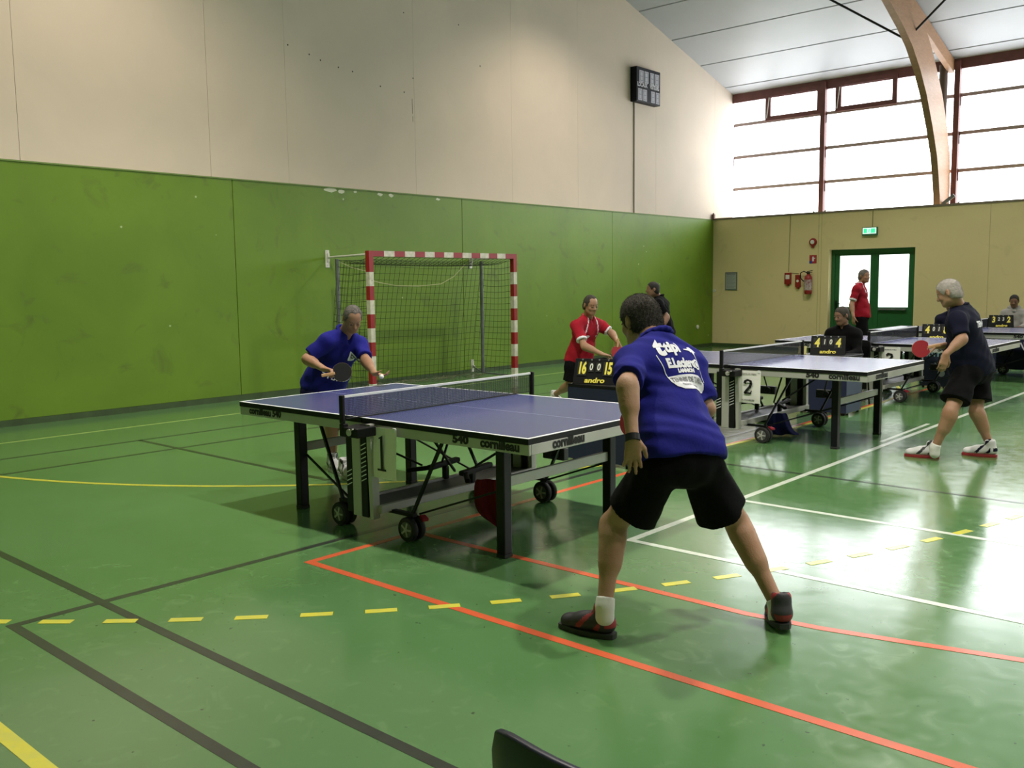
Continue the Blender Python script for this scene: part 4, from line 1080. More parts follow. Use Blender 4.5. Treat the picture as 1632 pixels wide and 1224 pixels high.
o = m.build('number_card', M['yellow_paper']); o.location = (5.53, .52, .70); tag(o, 'small pale yellow card on the second umpire table', 'card')

# court barrier standing behind the farthest table
root = thing('court_barrier', 'blue court barrier with lettering, under the farthest table', 'barrier', (6.05, 6.95, 0))
m = MB(); m.box(0, 1.6, 0, .012, .06, .70); m.build('panel', M['navy_panel'], root)
m = MB()
for x in (.0, 1.6): m.tube([(x, .006, 0), (x, .006, .72)], .012, 8); m.bar((x, -.15, .01), (x, .16, .01), .025, .02)
m.tube([(0, .006, .71), (1.6, .006, .71)], .012, 8); m.build('frame', M['navy_side'], root)
place_text('cornilleau', (.92, -.002, .50), (1, 0, 0), (0, 0, 1), .17, M['print_grey'], root, bold=.002)
m = MB(); c = V(.42, -.001, .32)
for k in range(11):
    a = math.radians(-80 + 17 * k); m.bar(c + .07 * V(math.cos(a), 0, math.sin(a)), c + .20 * V(math.cos(a + .3), 0, math.sin(a + .3)), .022, .003, up=(0, 1, 0))
m.build('emblem', M['print_white'], root)

# ---------------------------------------------------------- towels, chairs
def towel(loc, rz, m, label, w, prof, seed):
    """cloth hanging down; prof: list of (z, width factor, x shift)"""
    rs = random.Random(seed); mb = MB(); nx = 12; vs = []; fs = []; ph = rs.random() * 6
    for j, (z, wf, sh) in enumerate(prof):
        for i in range(nx + 1):
            t = i / nx - .5
            vs.append((t * w * wf + sh, .016 * math.sin(t * 13 + ph + z * 3) * (1 + j * .12), z))
    for j in range(len(prof) - 1):
        for i in range(nx): a = j * (nx + 1) + i; fs.append((a, a + 1, a + nx + 2, a + nx + 1))
    mb.add(vs, fs); o = mb.build('towel', m, smooth=True); o.location = loc; o.rotation_euler = (0, 0, rz)
    md = o.modifiers.new('thickness', 'SOLIDIFY'); md.thickness = .008; md2 = o.modifiers.new('soft', 'SUBSURF'); md2.levels = 1; md2.render_levels = 1
    tag(o, label, 'towel'); return o
towel((6.335, -5.86, 0), .62, M['towel_red'], 'red towel hanging from the lower beam of the nearest table', .22, [(.345, .80, .0), (.32, .92, 0), (.28, .97, .0), (.20, 1.0, .0), (.12, .92, .01), (.07, .65, .04), (.03, .3, .075)], 3)
towel((6.10, -1.28, 0), .75, M['towel_blue'], 'dark blue towel hanging beside a wheel of the second table', .25, [(.235, .7, .0), (.20, .85, .0), (.14, .95, .01), (.08, 1.05, .02), (.03, 1.15, .05), (.008, 1.3, .09)], 4)
def chair(loc, rz, label, m, hb=.82, group='chairs for the umpires'):
    root = thing('chair', label, 'chair', loc, rz, group)
    s_ = MB(); s_.box(-.21, .21, -.20, .20, .435, .46); s_.build('seat', m, root, bevel=.012, seg=3)
    b = MB(); n = 10; vs = []; fs = []
    for j in range(5):
        z = .60 + (hb - .60) * j / 4
        for i in range(n + 1):
            t = i / n * 2 - 1; x = t * (.21 - .012 * (j == 4)); y = .205 + .06 * (z - .46) + .035 * (1 - t * t)
            vs.append((x, y, z - .012 * (abs(t) ** 6) * (j == 4)))
    for j in range(4):
        for i in range(n): a = j * (n + 1) + i; fs.append((a, a + 1, a + n + 2, a + n + 1))
    b.add(vs, fs); o = b.build('backrest', m, root, smooth=True); md = o.modifiers.new('thickness', 'SOLIDIFY'); md.thickness = .018; md.offset = 0; bv = o.modifiers.new('bevel', 'BEVEL'); bv.width = .006; bv.segments = 2
    for sx in (-1, 1):
        l = MB(); l.tube([(sx * .19, -.19, .44), (sx * .20, -.21, 0)], .012, 8); l.build('leg', M['black_metal'], root)
        l = MB(); l.tube([(sx * .19, .19, .44), (sx * .20, .25, 0)], .012, 8); l.build('leg', M['black_metal'], root)
        l = MB(); l.tube([(sx * .19, .19, .44), (sx * .19, .225, .66)], .011, 8); l.build('back_post', M['black_metal'], root)
    return root
M['chair_navy'] = mat('chair_navy_plastic', (.010, .012, .028), .35)
c1 = chair((9.462, -8.735, 0), PI, 'dark navy plastic chair back cut off by the bottom edge of the frame', M['chair_navy'], hb=.815, group='chairs beside the tables')
c2 = chair((5.72, 1.42, 0), 0, 'black chair under the seated man in black', M['black'])
copy_tree(c2, (5.98, 4.86, 0), 0, 'black chair behind the scoreboard reading 4 0 1 8')
copy_tree(c2, (6.05, 8.95, 0), 0, 'black chair under the man in the grey hoodie')

# ------------------------------------------------------------ handball goal
goal = thing('handball_goal', 'red and white striped handball goal against the green wall', 'goal', (0, 0, 0))
gp, gh = 1.58, 2.08
def striped(name, a, b, axis, segs):
    m = MB(); k = 0
    for (s0, s1, mi) in segs:
        if axis == 'z': m.box(-.04, .04, a - .04, a + .04, s0, s1, mi)
        else: m.box(-.04, .04, s0, s1, gh - .08, gh, mi)
    return m.build(name, [M['goal_red'], M['goal_white']], goal)
seg = []; z = gh; first = True; col = 0
while z > 0:
    d = .30 if first else .20; z2 = max(0, z - d); seg.append((z2, z, col)); col = 1 - col; z = z2; first = False
striped('goal_post', -1.54, 0, 'z', seg); striped('goal_post', 1.54, 0, 'z', seg)
seg = []; yv = -1.50; col = 0; n = 15; dd = 3.0 / 15
for k in range(n): seg.append((yv, yv + dd, col)); col = 1 - col; yv += dd
striped('crossbar', 0, 0, 'y', seg)
for (yy, yb, tag_) in ((-1.54, -1.36, 'l'), (1.54, 1.76, 'r')):
    m = MB(); m.tube([(-.03, yy, 2.03), (XW + .03, yb, 2.02)], .016, 10); m.build('support_arm', M['white_paint'], goal)
    m = MB(); m.box(XW, XW + .012, yb - .035, yb + .035, 1.87, 2.13); m.box(XW + .012, XW + .05, yb - .012, yb + .012, 1.96, 2.08); m.lathe([(.011, 0), (.011, .008)], (XW + .012, yb, 1.91), (1, 0, 0), 8); m.lathe([(.011, 0), (.011, .008)], (XW + .012, yb, 2.11), (1, 0, 0), 8); m.build('wall_bracket', M['white_paint'], goal)
    m = MB(); m.box(XW, XW + .012, yb - .03, yb + .03, .03, .25); m.box(XW + .012, XW + .06, yb - .01, yb + .01, .10, .15); m.build('wall_bracket', M['white_paint'], goal)
    m = MB(); m.tube([(XW + .04, yb, .12), (-.75, yy, .06), (-.04, yy, .04)], .014, 8); m.build('ground_bar', M['steel'], goal)
    m = MB(); m.tube([(-.74, yy, .05), (-.74, yy, 1.98)], .030, 14); m.build('rear_post', M['steel'], goal, smooth=True)
# netting of thin cords
m = MB(); cs = .0056
def cord(pts): m.tube(pts, cs / 2, 3, caps=False)
def P_back(u, v):   # u along the goal -1..1, v 0 top .. 1 bottom
    x = -.72 - .28 * v - .05 * math.sin(v * PI) * math.cos(u * 1.2); return (x, u * 1.52, 1.96 - 1.90 * v + .015 * math.sin(u * 22))
def P_side(sy, t, v):
    xb = P_back(sy, v); return (-.05 * (1 - t) + xb[0] * t, sy * (1.54 + .05 * math.sin(PI * t) * math.sin(PI * v)), (1.97) * (1 - v) + .06 * v - .03 * math.sin(PI * t) * (1 - v))
def P_top(u, t): return (-.05 * (1 - t) - .74 * t, u * 1.52, 1.995 - .035 * t - .10 * math.sin(PI * t) * (1 - .3 * u * u))
for i in range(31):
    u = -1 + i / 15; cord([P_back(u, v) for v in np.linspace(0, 1, 7)]); cord([P_top(u, t) for t in np.linspace(0, 1, 4)])
for j in range(20): cord([P_back(u, j / 19) for u in np.linspace(-1, 1, 9)])
for j in range(9): cord([P_top(u, j / 8) for u in np.linspace(-1, 1, 7)])
for sy in (-1, 1):
    for i in range(10): cord([P_side(sy, i / 9, v) for v in np.linspace(0, 1, 6)])
    for j in range(20): cord([P_side(sy, t, j / 19) for t in np.linspace(0, 1, 5)])
gn = m.build('goal_net', M['net_cord'], goal); gn['kind'] = 'stuff'
m = MB(); rs = random.Random(2)
for k in range(110):   # bunched netting on the floor line
    u = rs.uniform(-1, 1); x = rs.uniform(-.95, -.62); p = [(x + rs.uniform(-.06, .06), u * 1.5 + rs.uniform(-.09, .09), rs.uniform(.005, .07)) for _ in range(6)]; m.tube(p, .0028, 3, caps=False)
mm = m.build('bunched_net', mat('pale_net_cord', (.15, .17, .09), .9), goal); mm['kind'] = 'stuff'
m = MB(); m.tube([(-.70, -1.50, 1.93), (-.66, -1.35, 1.86), (-.60, -1.1, 1.80)], .006, 5)
m.tube([(.045, -1.54, 1.66), (-.2, -1.2, 1.63), (-.5, -.6, 1.58), (-.66, 0, 1.57), (-.72, .55, 1.60), (-.72, .85, 1.72), (-.70, 1.1, 1.92)], .006, 5); m.build('rope', M['rope'], goal)

# --------------------------------------------------- things on the walls
# wall scoreboard
sb = thing('wall_scoreboard', 'black electronic scoreboard high on the cream wall', 'scoreboard', (XW - .012, 7.19, 5.77))
m = MB(); m.box(0, .16, -.46, .46, -.36, .36); m.build('housing', mat('housing_black_blue', (.004, .005, .010), .5, spec=.2), sb, bevel=.01)
fx = .1615
for (y0, z0, w_, h_) in ((-.36, .05, .16, .24), (-.17, .05, .16, .24), (.05, .05, .16, .24), (.24, .05, .16, .24), (-.40, -.33, .15, .24), (-.22, -.33, .15, .24), (.09, -.33, .15, .24), (.27, -.33, .15, .24)):
    m = MB(); m.box(fx - .002, fx + .004, y0, y0 + w_, z0, z0 + h_); dg = m.build('digit_window', mat('digit_window_grey', (.42, .42, .48), .5), sb)
    m = MB(); m.bar((fx + .005, y0 + .03, z0 + .03), (fx + .005, y0 + .03, z0 + h_ - .03), .012, .002, up=(1,0,0)); m.bar((fx + .005, y0 + w_ - .03, z0 + .03), (fx + .005, y0 + w_ - .03, z0 + h_ - .03), .012, .002, up=(1,0,0))
    for zz_ in (.03, h_ / 2, h_ - .03): m.bar((fx + .005, y0 + .03, z0 + zz_), (fx + .005, y0 + w_ - .03, z0 + zz_), .012, .002, up=(1,0,0))
    m.build('segments', mat('segment_grey', (.20, .20, .25), .5), dg)
place_text('LOCAUX', (fx + .002, -.24, -.005), (0, 1, 0), (0, 0, 1), .125, M['print_white'], sb, xscale=.72, bold=.003)
place_text('VISITEURS', (fx + .002, .22, -.005), (0, 1, 0), (0, 0, 1), .125, M['print_white'], sb, xscale=.64, bold=.003)
m = MB(); m.tube([(XW + .0, 6.86, 5.44), (XW + .0, 6.86, HG + .02)], .014, 8); o = m.build('cable_conduit', mat('conduit_grey', (.22, .20, .17), .6)); tag(o, 'thin cable conduit running down from the wall scoreboard', 'conduit')
# notice
def flatbox(name, label, cat, x0, x1, z0, z1, d, m, kids=()):
    root = thing(name, label, cat, ((x0 + x1) / 2, YW, z0)); w = (x1 - x0) / 2; h = z1 - z0
    b = MB(); b.box(-w, w, -d, 0, 0, h); b.build('board', m, root, bevel=.004)
    for (n_, a, b_, c_, e_, mm) in kids:
        k = MB(); k.box(a, b_, -d - .003, -d, c_, e_); k.build(n_, mm, root)
    return root
nb = flatbox('notice', 'framed printed notice on the yellow wall near the corner', 'notice', -.87, -.55, 1.37, 1.80, .02, mat('notice_frame', (.13, .16, .16), .5))
m = MB(); m.box(-.135, .135, -.024, -.02, .03, .40); m.build('paper', mat('notice_paper', (.34, .38, .36), .6), nb)
m = MB()
for k in range(11): m.box(-.12, .12 - .07 * ((k * 7) % 3) / 2, -.0252, -.024, .36 - k * .03, .368 - k * .03)
m.box(-.12, .12, -.0252, -.024, .372, .392); m.build('print', M['print_grey'], nb)
# fire bell, sign, alarm boxes, extinguisher
fb = thing('fire_bell', 'round red alarm bell above the small safety sign', 'alarm', (1.335, YW, 2.44))
m = MB(); m.lathe([(.085, 0), (.090, .03), (.080, .055), (.045, .065)], (0, 0, 0), (0, -1, 0), 28); m.build('housing', M['ext_red'], fb, smooth=True)
m = MB(); m.lathe([(.050, .060), (.046, .072), (.015, .078)], (0, 0, 0), (0, -1, 0), 24); m.build('centre', M['white_paint'], fb, smooth=True)
m = MB(); m.bar((0, -.03, -.07), (0, -.03, -.13), .05, .05); m.build('base', M['ext_red'], fb, bevel=.006)
ss = thing('safety_sign', 'small square red and blue extinguisher sign under the bell', 'sign', (1.335, YW, 1.96))
m = MB(); m.box(-.085, .085, -.004, 0, 0, .19); m.build('plate', mat('sign_red', (.35, .02, .03), .5), ss)
m = MB(); m.box(-.085, -.02, -.0055, -.004, 0, .06); m.build('blue_corner', mat('sign_blue', (.03, .05, .30), .5), ss)
m = MB(); m.box(-.02, .02, -.0055, -.004, .05, .14); m.box(.02, .05, -.0055, -.004, .11, .125); m.box(-.01, .01, -.0055, -.004, .14, .16); m.build('pictogram', M['print_white'], ss)
for (x, z, w_, h_, lab) in ((.755, 1.50, .15, .26, 'red alarm call box with white card, leftmost on the yellow wall'), (1.00, 1.43, .12, .28, 'narrow red box between the call box and the extinguisher')):
    cb = thing('alarm_box', lab, 'alarm', (x, YW, z)); m = MB(); m.box(-w_/2, w_/2, -.06, 0, 0, h_); m.build('housing', M['ext_red'], cb, bevel=.008)
    m = MB(); m.box(-w_*.32, w_*.32, -.064, -.06, h_ * .45, h_ * .82) if w_ > .13 else m.lathe([(.03, 0), (.03, .003)], (0, -.061, h_ * .5), (0, -1, 0), 16); m.build('card', M['white_paint'], cb)
    m = MB(); m.bar((0, -.03, 0), (0, -.03, -.04), .06, .04); m.build('knob', M['ext_red'], cb)
m = MB(); m.tube([(.755, YW - .008, 1.78), (.775, YW - .008, HG)], .006, 6); m.tube([(.79, YW - .008, 1.76), (1.0, YW - .008, 1.74)], .006, 6); o = m.build('alarm_cable', mat('cable_grey', (.25, .20, .10), .7)); tag(o, 'thin alarm cable running up the yellow wall', 'cable')
ex = thing('fire_extinguisher', 'red fire extinguisher hanging left of the green door', 'extinguisher', (1.27, YW - .09, 1.27))
m = MB(); m.lathe([(.07, 0), (.082, .02), (.085, .06), (.085, .36), (.07, .41), (.03, .44), (.028, .46)], (0, 0, 0), (0, 0, 1), 28); m.build('cylinder', M['ext_red'], ex, smooth=True)
m = MB(); m.lathe([(.0865, 0), (.0865, .24)], (0, 0, .09), (0, 0, 1), 28); o = m.build('label', mat('ext_label', (.50, .46, .46), .6, col2=(.22, .05, .06), nscale=20), ex, smooth=True)
m = MB(); m.box(-.03, .03, -.02, .02, .45, .50); m.bar((-.03, 0, .51), (.10, -.01, .53), .022, .014); m.bar((-.02, 0, .49), (.09, -.01, .485), .018, .01); m.build('valve', M['black'], ex)
m = MB(); m.tube([(-.03, 0, .48), (-.10, -.02, .52), (-.17, -.03, .48), (-.18, -.03, .38), (-.12, -.03, .31), (-.09, -.02, .29)], .012, 8); m.build('hose', M['black'], ex, smooth=True)
m = MB(); m.box(-.03, .03, .075, .09, .25, .42); m.build('bracket', M['steel'], ex)
# exit sign
es = thing('exit_sign', 'lit green emergency exit sign above the green door', 'exit sign', (2.62, YW, 2.54))
m = MB(); m.box(-.16, .16, -.07, 0, -.005, .17); m.build('housing', mat('sign_housing', (.05, .20, .12), .5), es, bevel=.006)
m = MB(); m.box(-.145, .145, -.073, -.07, .03, .155); m.build('face', M['exit_white'], es)
for x0, x1 in ((-.125, -.05), (.03, .125)):
    m = MB(); m.box(x0, x1, -.0755, -.073, .045, .14); m.build('pictogram_field', M['exit_green'], es)
m = MB(); m.lathe([(.014, 0), (.014, .003)], (-.005, -.074, .125), (0, -1, 0), 10); m.bar((-.01, -.075, .11), (-.012, -.075, .075), .022, .003, up=(0,1,0)); m.bar((-.012, -.075, .08), (.018, -.075, .045), .010, .003, up=(0,1,0)); m.bar((-.012, -.075, .08), (-.035, -.075, .05), .010, .003, up=(0,1,0)); m.bar((-.01, -.075, .105), (.02, -.075, .09), .008, .003, up=(0,1,0)); m.build('running_figure', M['exit_green'], es)
m = MB(); m.tube([(2.66, YW - .008, 2.71), (2.66, YW - .008, HG)], .007, 6); o = m.build('sign_cable', mat('cable_brown', (.22, .17, .09), .7)); tag(o, 'short cable running up from the exit sign', 'cable')
# corner bits
m = MB(); m.lathe([(.05, 0), (.055, .02), (.03, .03)], (XW, 9.55, .50), (1, 0, 0), 16); o = m.build('wall_ring', M['white_paint'], smooth=True); tag(o, 'small white round socket low on the green wall', 'socket')
m = MB(); m.lathe([(.035, 0), (.035, .02)], (XW + .05, YW, 1.36), (0, -1, 0), 12); o = m.build('wall_hook', M['white_paint']); tag(o, 'tiny white fitting in the wall corner', 'fitting')
m = MB(); m.box(XW + .0, XW + .07, YW - .10, YW - .03, HG + .02, HG + .14); m.tube([(XW + .035, YW - .065, HG + .13), (XW + .035, YW - .065, HG + .17)], .02, 8); o = m.build('siren', mat('siren_brown', (.12, .05, .04), .5), bevel=.006); tag(o, 'small dark red device on top of the wall corner', 'siren')
# ================================================================= people
HN = lambda sd, d, n, side, **k: dict(sd=sd, d=d, n=n, side=side, **k)
# --- player in blue, nearest, seen from behind
FA = (-.96, .28, -.28)
def bluemf(c, fr): return np.zeros(len(c))
m1 = person(dict(label='player in blue shirt and black shorts nearest the camera, seen from behind', base=(8.25, -6.55, 0), h=.0065, s=1.06, w=1.04, limb=1.0,
    J=dict(head=(7.788, -6.311, 1.399), nk=(7.929, -6.390, 1.292), sl=(7.941, -6.605, 1.224), sr=(8.024, -6.240, 1.184), el=(8.072, -6.835, 1.153), er=(8.135, -6.276, 0.988), wl=(8.153, -6.915, 0.938), wr=(7.846, -6.225, 0.890),
           pel=(8.171, -6.567, 0.808), hl=(8.135, -6.685, 0.776), hr=(8.215, -6.455, 0.750), kl=(7.909, -6.713, 0.485), kr=(8.255, -6.194, 0.448), al=(7.961, -6.849, 0.149), ar=(8.485, -6.228, 0.100)),
    face=FA, headup=(-.30, .12, .95), skin=M['skin'], hairm=M['hair_brown'], style='full', hh=.005, ns=9000, hl=.013,
    hands=[HN('l', (-0.023, 0.057, -0.998), (-.6, .75, -.1), 1, curls=(22, 12, 14, 24), spread=9, thumb=(38, 10), s=.98), HN('r', (-0.953, -0.127, -0.276), (-.2, .3, -.9), 1, curl=62, spread=1, thumb=(20, 45))],
    shirt=dict(m=M['shirt_blue'], hem=-.04, ex=.020, sleeve=.86, wide=.022, wamp=.011, wd=[((.3, .3, 1.2), 5), ((-.6, 1, 1.2), 7), ((.9, -.3, 1.3), 9), ((.2, .6, 1.6), 12)]),
    shorts=dict(m=M['black_cloth'], len=.77, flare=.124, slim=-.006, hemz=.06, inset=.055),
    feet=[dict(sd='l', heel=(8.0, -6.825, 0), d=(-.93, -.12), pitch=0, ms=M['sock_white'], mu=M['shoe_black'], mo=M['sole_dark'], ma=M['shoe_red'], sock=.040),
          dict(sd='r', heel=(8.556, -6.300, 0), d=(-.62, .78), pitch=.12, ms=M['sock_white'], mu=M['shoe_black'], mo=M['sole_dark'], ma=M['shoe_red'], sock=.035)]))
fr = m1['fr']; J = m1['fr']['J']; so = m1['shirt_o']; Bk = -fr['front']
# prints on the back of the shirt
w = MB(); wl = J['wl']; wd_ = nrm(J['wl'] - J['el'])
w.tube([wl - wd_ * .014, wl + wd_ * .014], .0325, 18); w.build('wristband', M['black'], m1['root'], smooth=True)
bx = nrm(J['sr'] - J['sl']); bz = nrm(fr['spine'] - np.dot(fr['spine'], bx) * bx); C0 = fr['at'](.62) + Bk * .10
bx2 = nrm(bx * 1.0 + bz * .07); 
def prt(me, x, y, m, name='print', rot=0.0):
    a = bx2 * math.cos(rot) + bz * math.sin(rot); bb = bz * math.cos(rot) - bx2 * math.sin(rot)
    return snap(me, so, C0 + bx2 * x + bz * y, a, bb, .0028, m, so, name)
prt(text_mesh('t', .125, bold=.007), -.088, .142, M['print_white'], 'print_letters')
prt(text_mesh('tipi', .078, bold=.004, xscale=.95), -.012, .140, M['print_white'], 'print_letters')
prt(poly_mesh([(-.035,.006),(0,.009),(.012,.022),(.03,.022),(.045,.004),(.05,-.012),(.036,-.010),(.032,-.022),(.020,-.022),(.018,-.010),(.006,-.012),(.002,-.003),(-.035,.002)]), .104, .128, M['print_white'], 'print_emblem')
prt(text_mesh('E.Leclerc', .062, bold=.004, xscale=.80), .012, .056, M['print_white'], 'print_letters')
ring = [(.028*math.cos(t), .026*math.sin(t)) for t in np.linspace(0, 2*PI, 22)[:-1]]; ri = [(.019*math.cos(t), .017*math.sin(t)) for t in np.linspace(0, 2*PI, 22)[:-1]]
me = bpy.data.meshes.new('ring'); me.from_pydata([(x, y, 0) for x, y in ring + ri], [], [(i, (i+1) % 21, 21 + (i+1) % 21, 21 + i) for i in range(21)]); prt(me, .122, .052, M['print_white'], 'print_emblem')
prt(poly_mesh([(.014*math.cos(t), .013*math.sin(t)) for t in np.linspace(0, 2*PI, 14)[:-1]]), .122, .052, M['print_white'], 'print_emblem')
prt(text_mesh('LANNION', .024, bold=.0022, xscale=1.0), .030, .018, M['print_white'], 'print_letters')
badge = [(x, y * .85) for x, y in [(-.125, .040), (-.06, .046), (.02, .047), (.075, .044), (.110, .030), (.130, .006), (.128, -.022), (.118, -.040), (.085, -.042), (.04, -.040), (-.02, -.045), (-.065, -.040), (-.098, -.020), (-.118, .010)]]
prt(poly_mesh(badge), .036, -.040, M['print_white'], 'print_badge')
for t, y, s_, b in (('TENNIS DE TABLE', .014, .033, .0012), ('Ploubezre - Lannion', -.012, .018, .0003)):
    me = text_mesh(t, s_, bold=b, xscale=.86); o = snap(me, so, C0 + bx2 * .034 + bz * (-.040 + y), bx2, bz, .0042, M['print_grey'], so, 'print_letters')
for (x0, y0, x1, y1) in ((-.112, .105, -.088, -.01), (.140, .105, .168, -.03)):
    d = nrm(V(x1 - x0, y1 - y0)); nn_ = V(-d[1], d[0]) * .0018
    me = bpy.data.meshes.new('l'); vs = []; N = 14
    for i in range(N + 1):
        p = V(x0, y0) * (1 - i / N) + V(x1, y1) * (i / N); vs += [(*(p + nn_), 0), (*(p - nn_), 0)]
    me.from_pydata(vs, [], [(2*i, 2*i+1, 2*i+3, 2*i+2) for i in range(N)]); prt(me, 0, 0, M['print_white'], 'print_line')
racket('red racket held in front by the nearest player in blue', (7.671, -6.221, 0.880), (-.2, -.9, .2), (0.820, 0.540, -0.193), M['rubber_red'], M['rubber_black'])

# --- blue-shirted player serving at the far end
m2 = person(dict(label='grey-haired player in blue polo serving at the left end of the nearest table', base=(3.9, -5.2, 0), h=.0085, s=.98, w=1.10,
    J=dict(head=(4.115, -5.153, 1.315), nk=(3.945, -5.111, 1.166), sr=(3.962, -5.318, 1.118), sl=(3.956, -4.952, 1.071), er=(3.881, -5.464, 0.981), el=(4.142, -5.047, 0.948), wr=(4.156, -5.498, 0.914), wl=(4.391, -5.161, 0.863),
           pel=(3.632, -5.135, 0.697), hr=(3.672, -5.242, 0.637), hl=(3.597, -5.043, 0.612), kl=(3.907, -5.254, 0.405), kr=(4.022, -5.155, 0.381), al=(3.826, -5.185, 0.083), ar=(4.174, -5.166, 0.111)),
    face=(.80, -.38, -.62), headup=(.55, -.25, .80), skin=M['skin'], hairm=M['hair_grey'], style='receding', hh=.006, belly=.05, ns=5000, hl=.009,
    hands=[HN('r', (0.977, 0.197, -0.080), (.2, -.2, -.9), 1, curl=60, spread=1, thumb=(20, 30)), HN('l', (0.934, 0.300, -0.195), (.1, .1, 1), 1, curls=(22, 26, 30, 34), spread=3, thumb=(40, 10), s=.92)],
    shirt=dict(m=M['shirt_blue'], hem=.0, ex=.018, sleeve=.80, wamp=.006),
    shorts=dict(m=M['navy_shorts'], len=.80, flare=.11),
    feet=[dict(sd='l', heel=(3.83, -5.22, 0), d=(1, -.35), ms=M['black_cloth'], mu=M['shoe_white'], mo=M['sole_white'], ma=M['shoe_black'], sock=.05),
          dict(sd='r', heel=(4.12, -5.32, 0), d=(1, -.35), ms=M['black_cloth'], mu=M['shoe_white'], mo=M['sole_white'], ma=M['shoe_black'], sock=.05)]))
J2 = m2['fr']['J']; f2 = m2['fr']['front']; s2 = m2['shirt_o']; sx = nrm(J2['sl'] - J2['sr']); sz = m2['fr']['spine']
def prt2(me, fr_, so_, x, y, m, name, t=.62, off=.0035):
    S_ = nrm(fr_['J']['sl'] - fr_['J']['sr']); sp = fr_['spine']; sp = nrm(sp - np.dot(sp, S_) * S_)
    return snap(me, so_, fr_['at'](t) + fr_['front'] * .12 + S_ * x + sp * y, S_, sp, off, m, so_, name)
prt2(poly_mesh([(-.042, .043), (.042, .043), (.044, -.024), (.036, -.043), (-.036, -.043), (-.044, -.024)]), m2['fr'], s2, .058, .085, M['print_white'], 'print_badge')
prt2(text_mesh('C', .065, bold=.003), m2['fr'], s2, .058, .085, M['print_grey'], 'print_letters', off=.005)
prt2(text_mesh('TT LANNION', .045, bold=.002), m2['fr'], s2, -.01, -.13, M['print_white'], 'print_letters')
racket('black racket held by the serving player in blue', (4.364, -5.476, 0.897), (.75, -.62, .2), (-0.720, -0.669, -0.183), M['rubber_black'], M['rubber_black'])
m = MB(); m.lathe([(.02 * math.sin(PI * i / 10), -.02 * math.cos(PI * i / 10)) for i in range(1, 10)], (0, 0, 0), (0, 0, 1), 16)
o = m.build('ball', M['ball'], smooth=True); o.location = (4.496, -5.177, 0.844); tag(o, 'white ball on the serving player\'s open hand', 'ball')

# --- red player lunging at the far end of the second table
def redmf(c, fr):
    S_ = fr['S']; J = fr['J']; out = np.zeros(len(c))
    for sd, sg in (('l', 1), ('r', -1)):
        a = J['s' + sd]; e = J['e' + sd]; d = nrm(e - a); t = (c - a) @ d; near = np.linalg.norm(c - a - np.outer(t, d), axis=1) < .10
        L = np.linalg.norm(e - a); out[near & (t > L * .70 - .018) & (t < L * .72 + .03)] = 1
        x = (c - fr['at'](.8)) @ (S_ * sg); z = (c - fr['at'](.8)) @ fr['spine']
        out[(np.abs(x - .105 - (z) * -.25) < .009) & (z > -.04)] = 1
    z = (c - fr['at'](0)) @ fr['spine']; return out
m3 = person(dict(label='player in red shirt lunging with a red racket behind the nearest umpire table', base=(3.3, -.9, 0), h=.010, s=1.05, ns=3000, hl=.010,
    J=dict(head=(3.474, -0.966, 1.318), nk=(3.371, -0.882, 1.136), sr=(3.364, -1.101, 1.060), sl=(3.409, -0.659, 1.042), er=(3.539, -1.181, 0.825), el=(3.544, -0.618, 0.957), wr=(3.774, -1.120, 0.731), wl=(3.748, -0.786, 0.863),
           pel=(3.224, -0.887, 0.607), hr=(3.243, -1.013, 0.546), hl=(3.228, -0.762, 0.518), kl=(3.716, -0.925, 0.571), kr=(3.208, -1.009, 0.331), al=(3.686, -0.937, 0.200), ar=(2.744, -0.776, 0.142)),
    face=(.95, -.35, -.25), headup=(.2, -.1, .97), skin=M['skin'], hairm=M['hair_brown'], style='receding',
    hands=[HN('r', (0.747, 0.641, -0.176), (0, 0, -1), 1, curl=70, spread=1), HN('l', (0.335, 0.165, -0.928), (0, -1, 0), 1, curl=60, spread=1)],
    shirt=dict(m=M['shirt_red'], mats=[M['print_white']], mf=redmf, hem=.0, ex=.02, sleeve=.72, wamp=.006),
    shorts=dict(m=M['black_cloth'], len=.80, flare=.115),
    feet=[dict(sd='r', heel=(2.663, -0.728, 0.040), d=(.9, -.4), ms=M['sock_white'], mu=M['shoe_white'], mo=M['sole_white'], ma=M['shoe_white'], sock=.05),
          dict(sd='l', heel=(3.639, -0.925, 0.110), d=(.9, -.4), ms=M['sock_white'], mu=M['shoe_white'], mo=M['sole_white'], ma=M['shoe_white'], sock=.05)]))
prt2(poly_mesh([(-.03, .01), (0, .022), (.032, .012), (.02, -.012), (-.02, -.02)]), m3['fr'], m3['shirt_o'], -.07, .02, M['print_white'], 'print_emblem')
prt2(poly_mesh([(-.02, .01), (0, .0), (.02, .015), (.012, -.012), (-.012, -.014)]), m3['fr'], m3['shirt_o'], .09, .03, M['print_white'], 'print_emblem')
racket('red racket held out by the lunging player in red', (3.814, -0.879, 0.748), (.6, -.75, .2), (0, .1, 1), M['rubber_red'], M['rubber_black'])

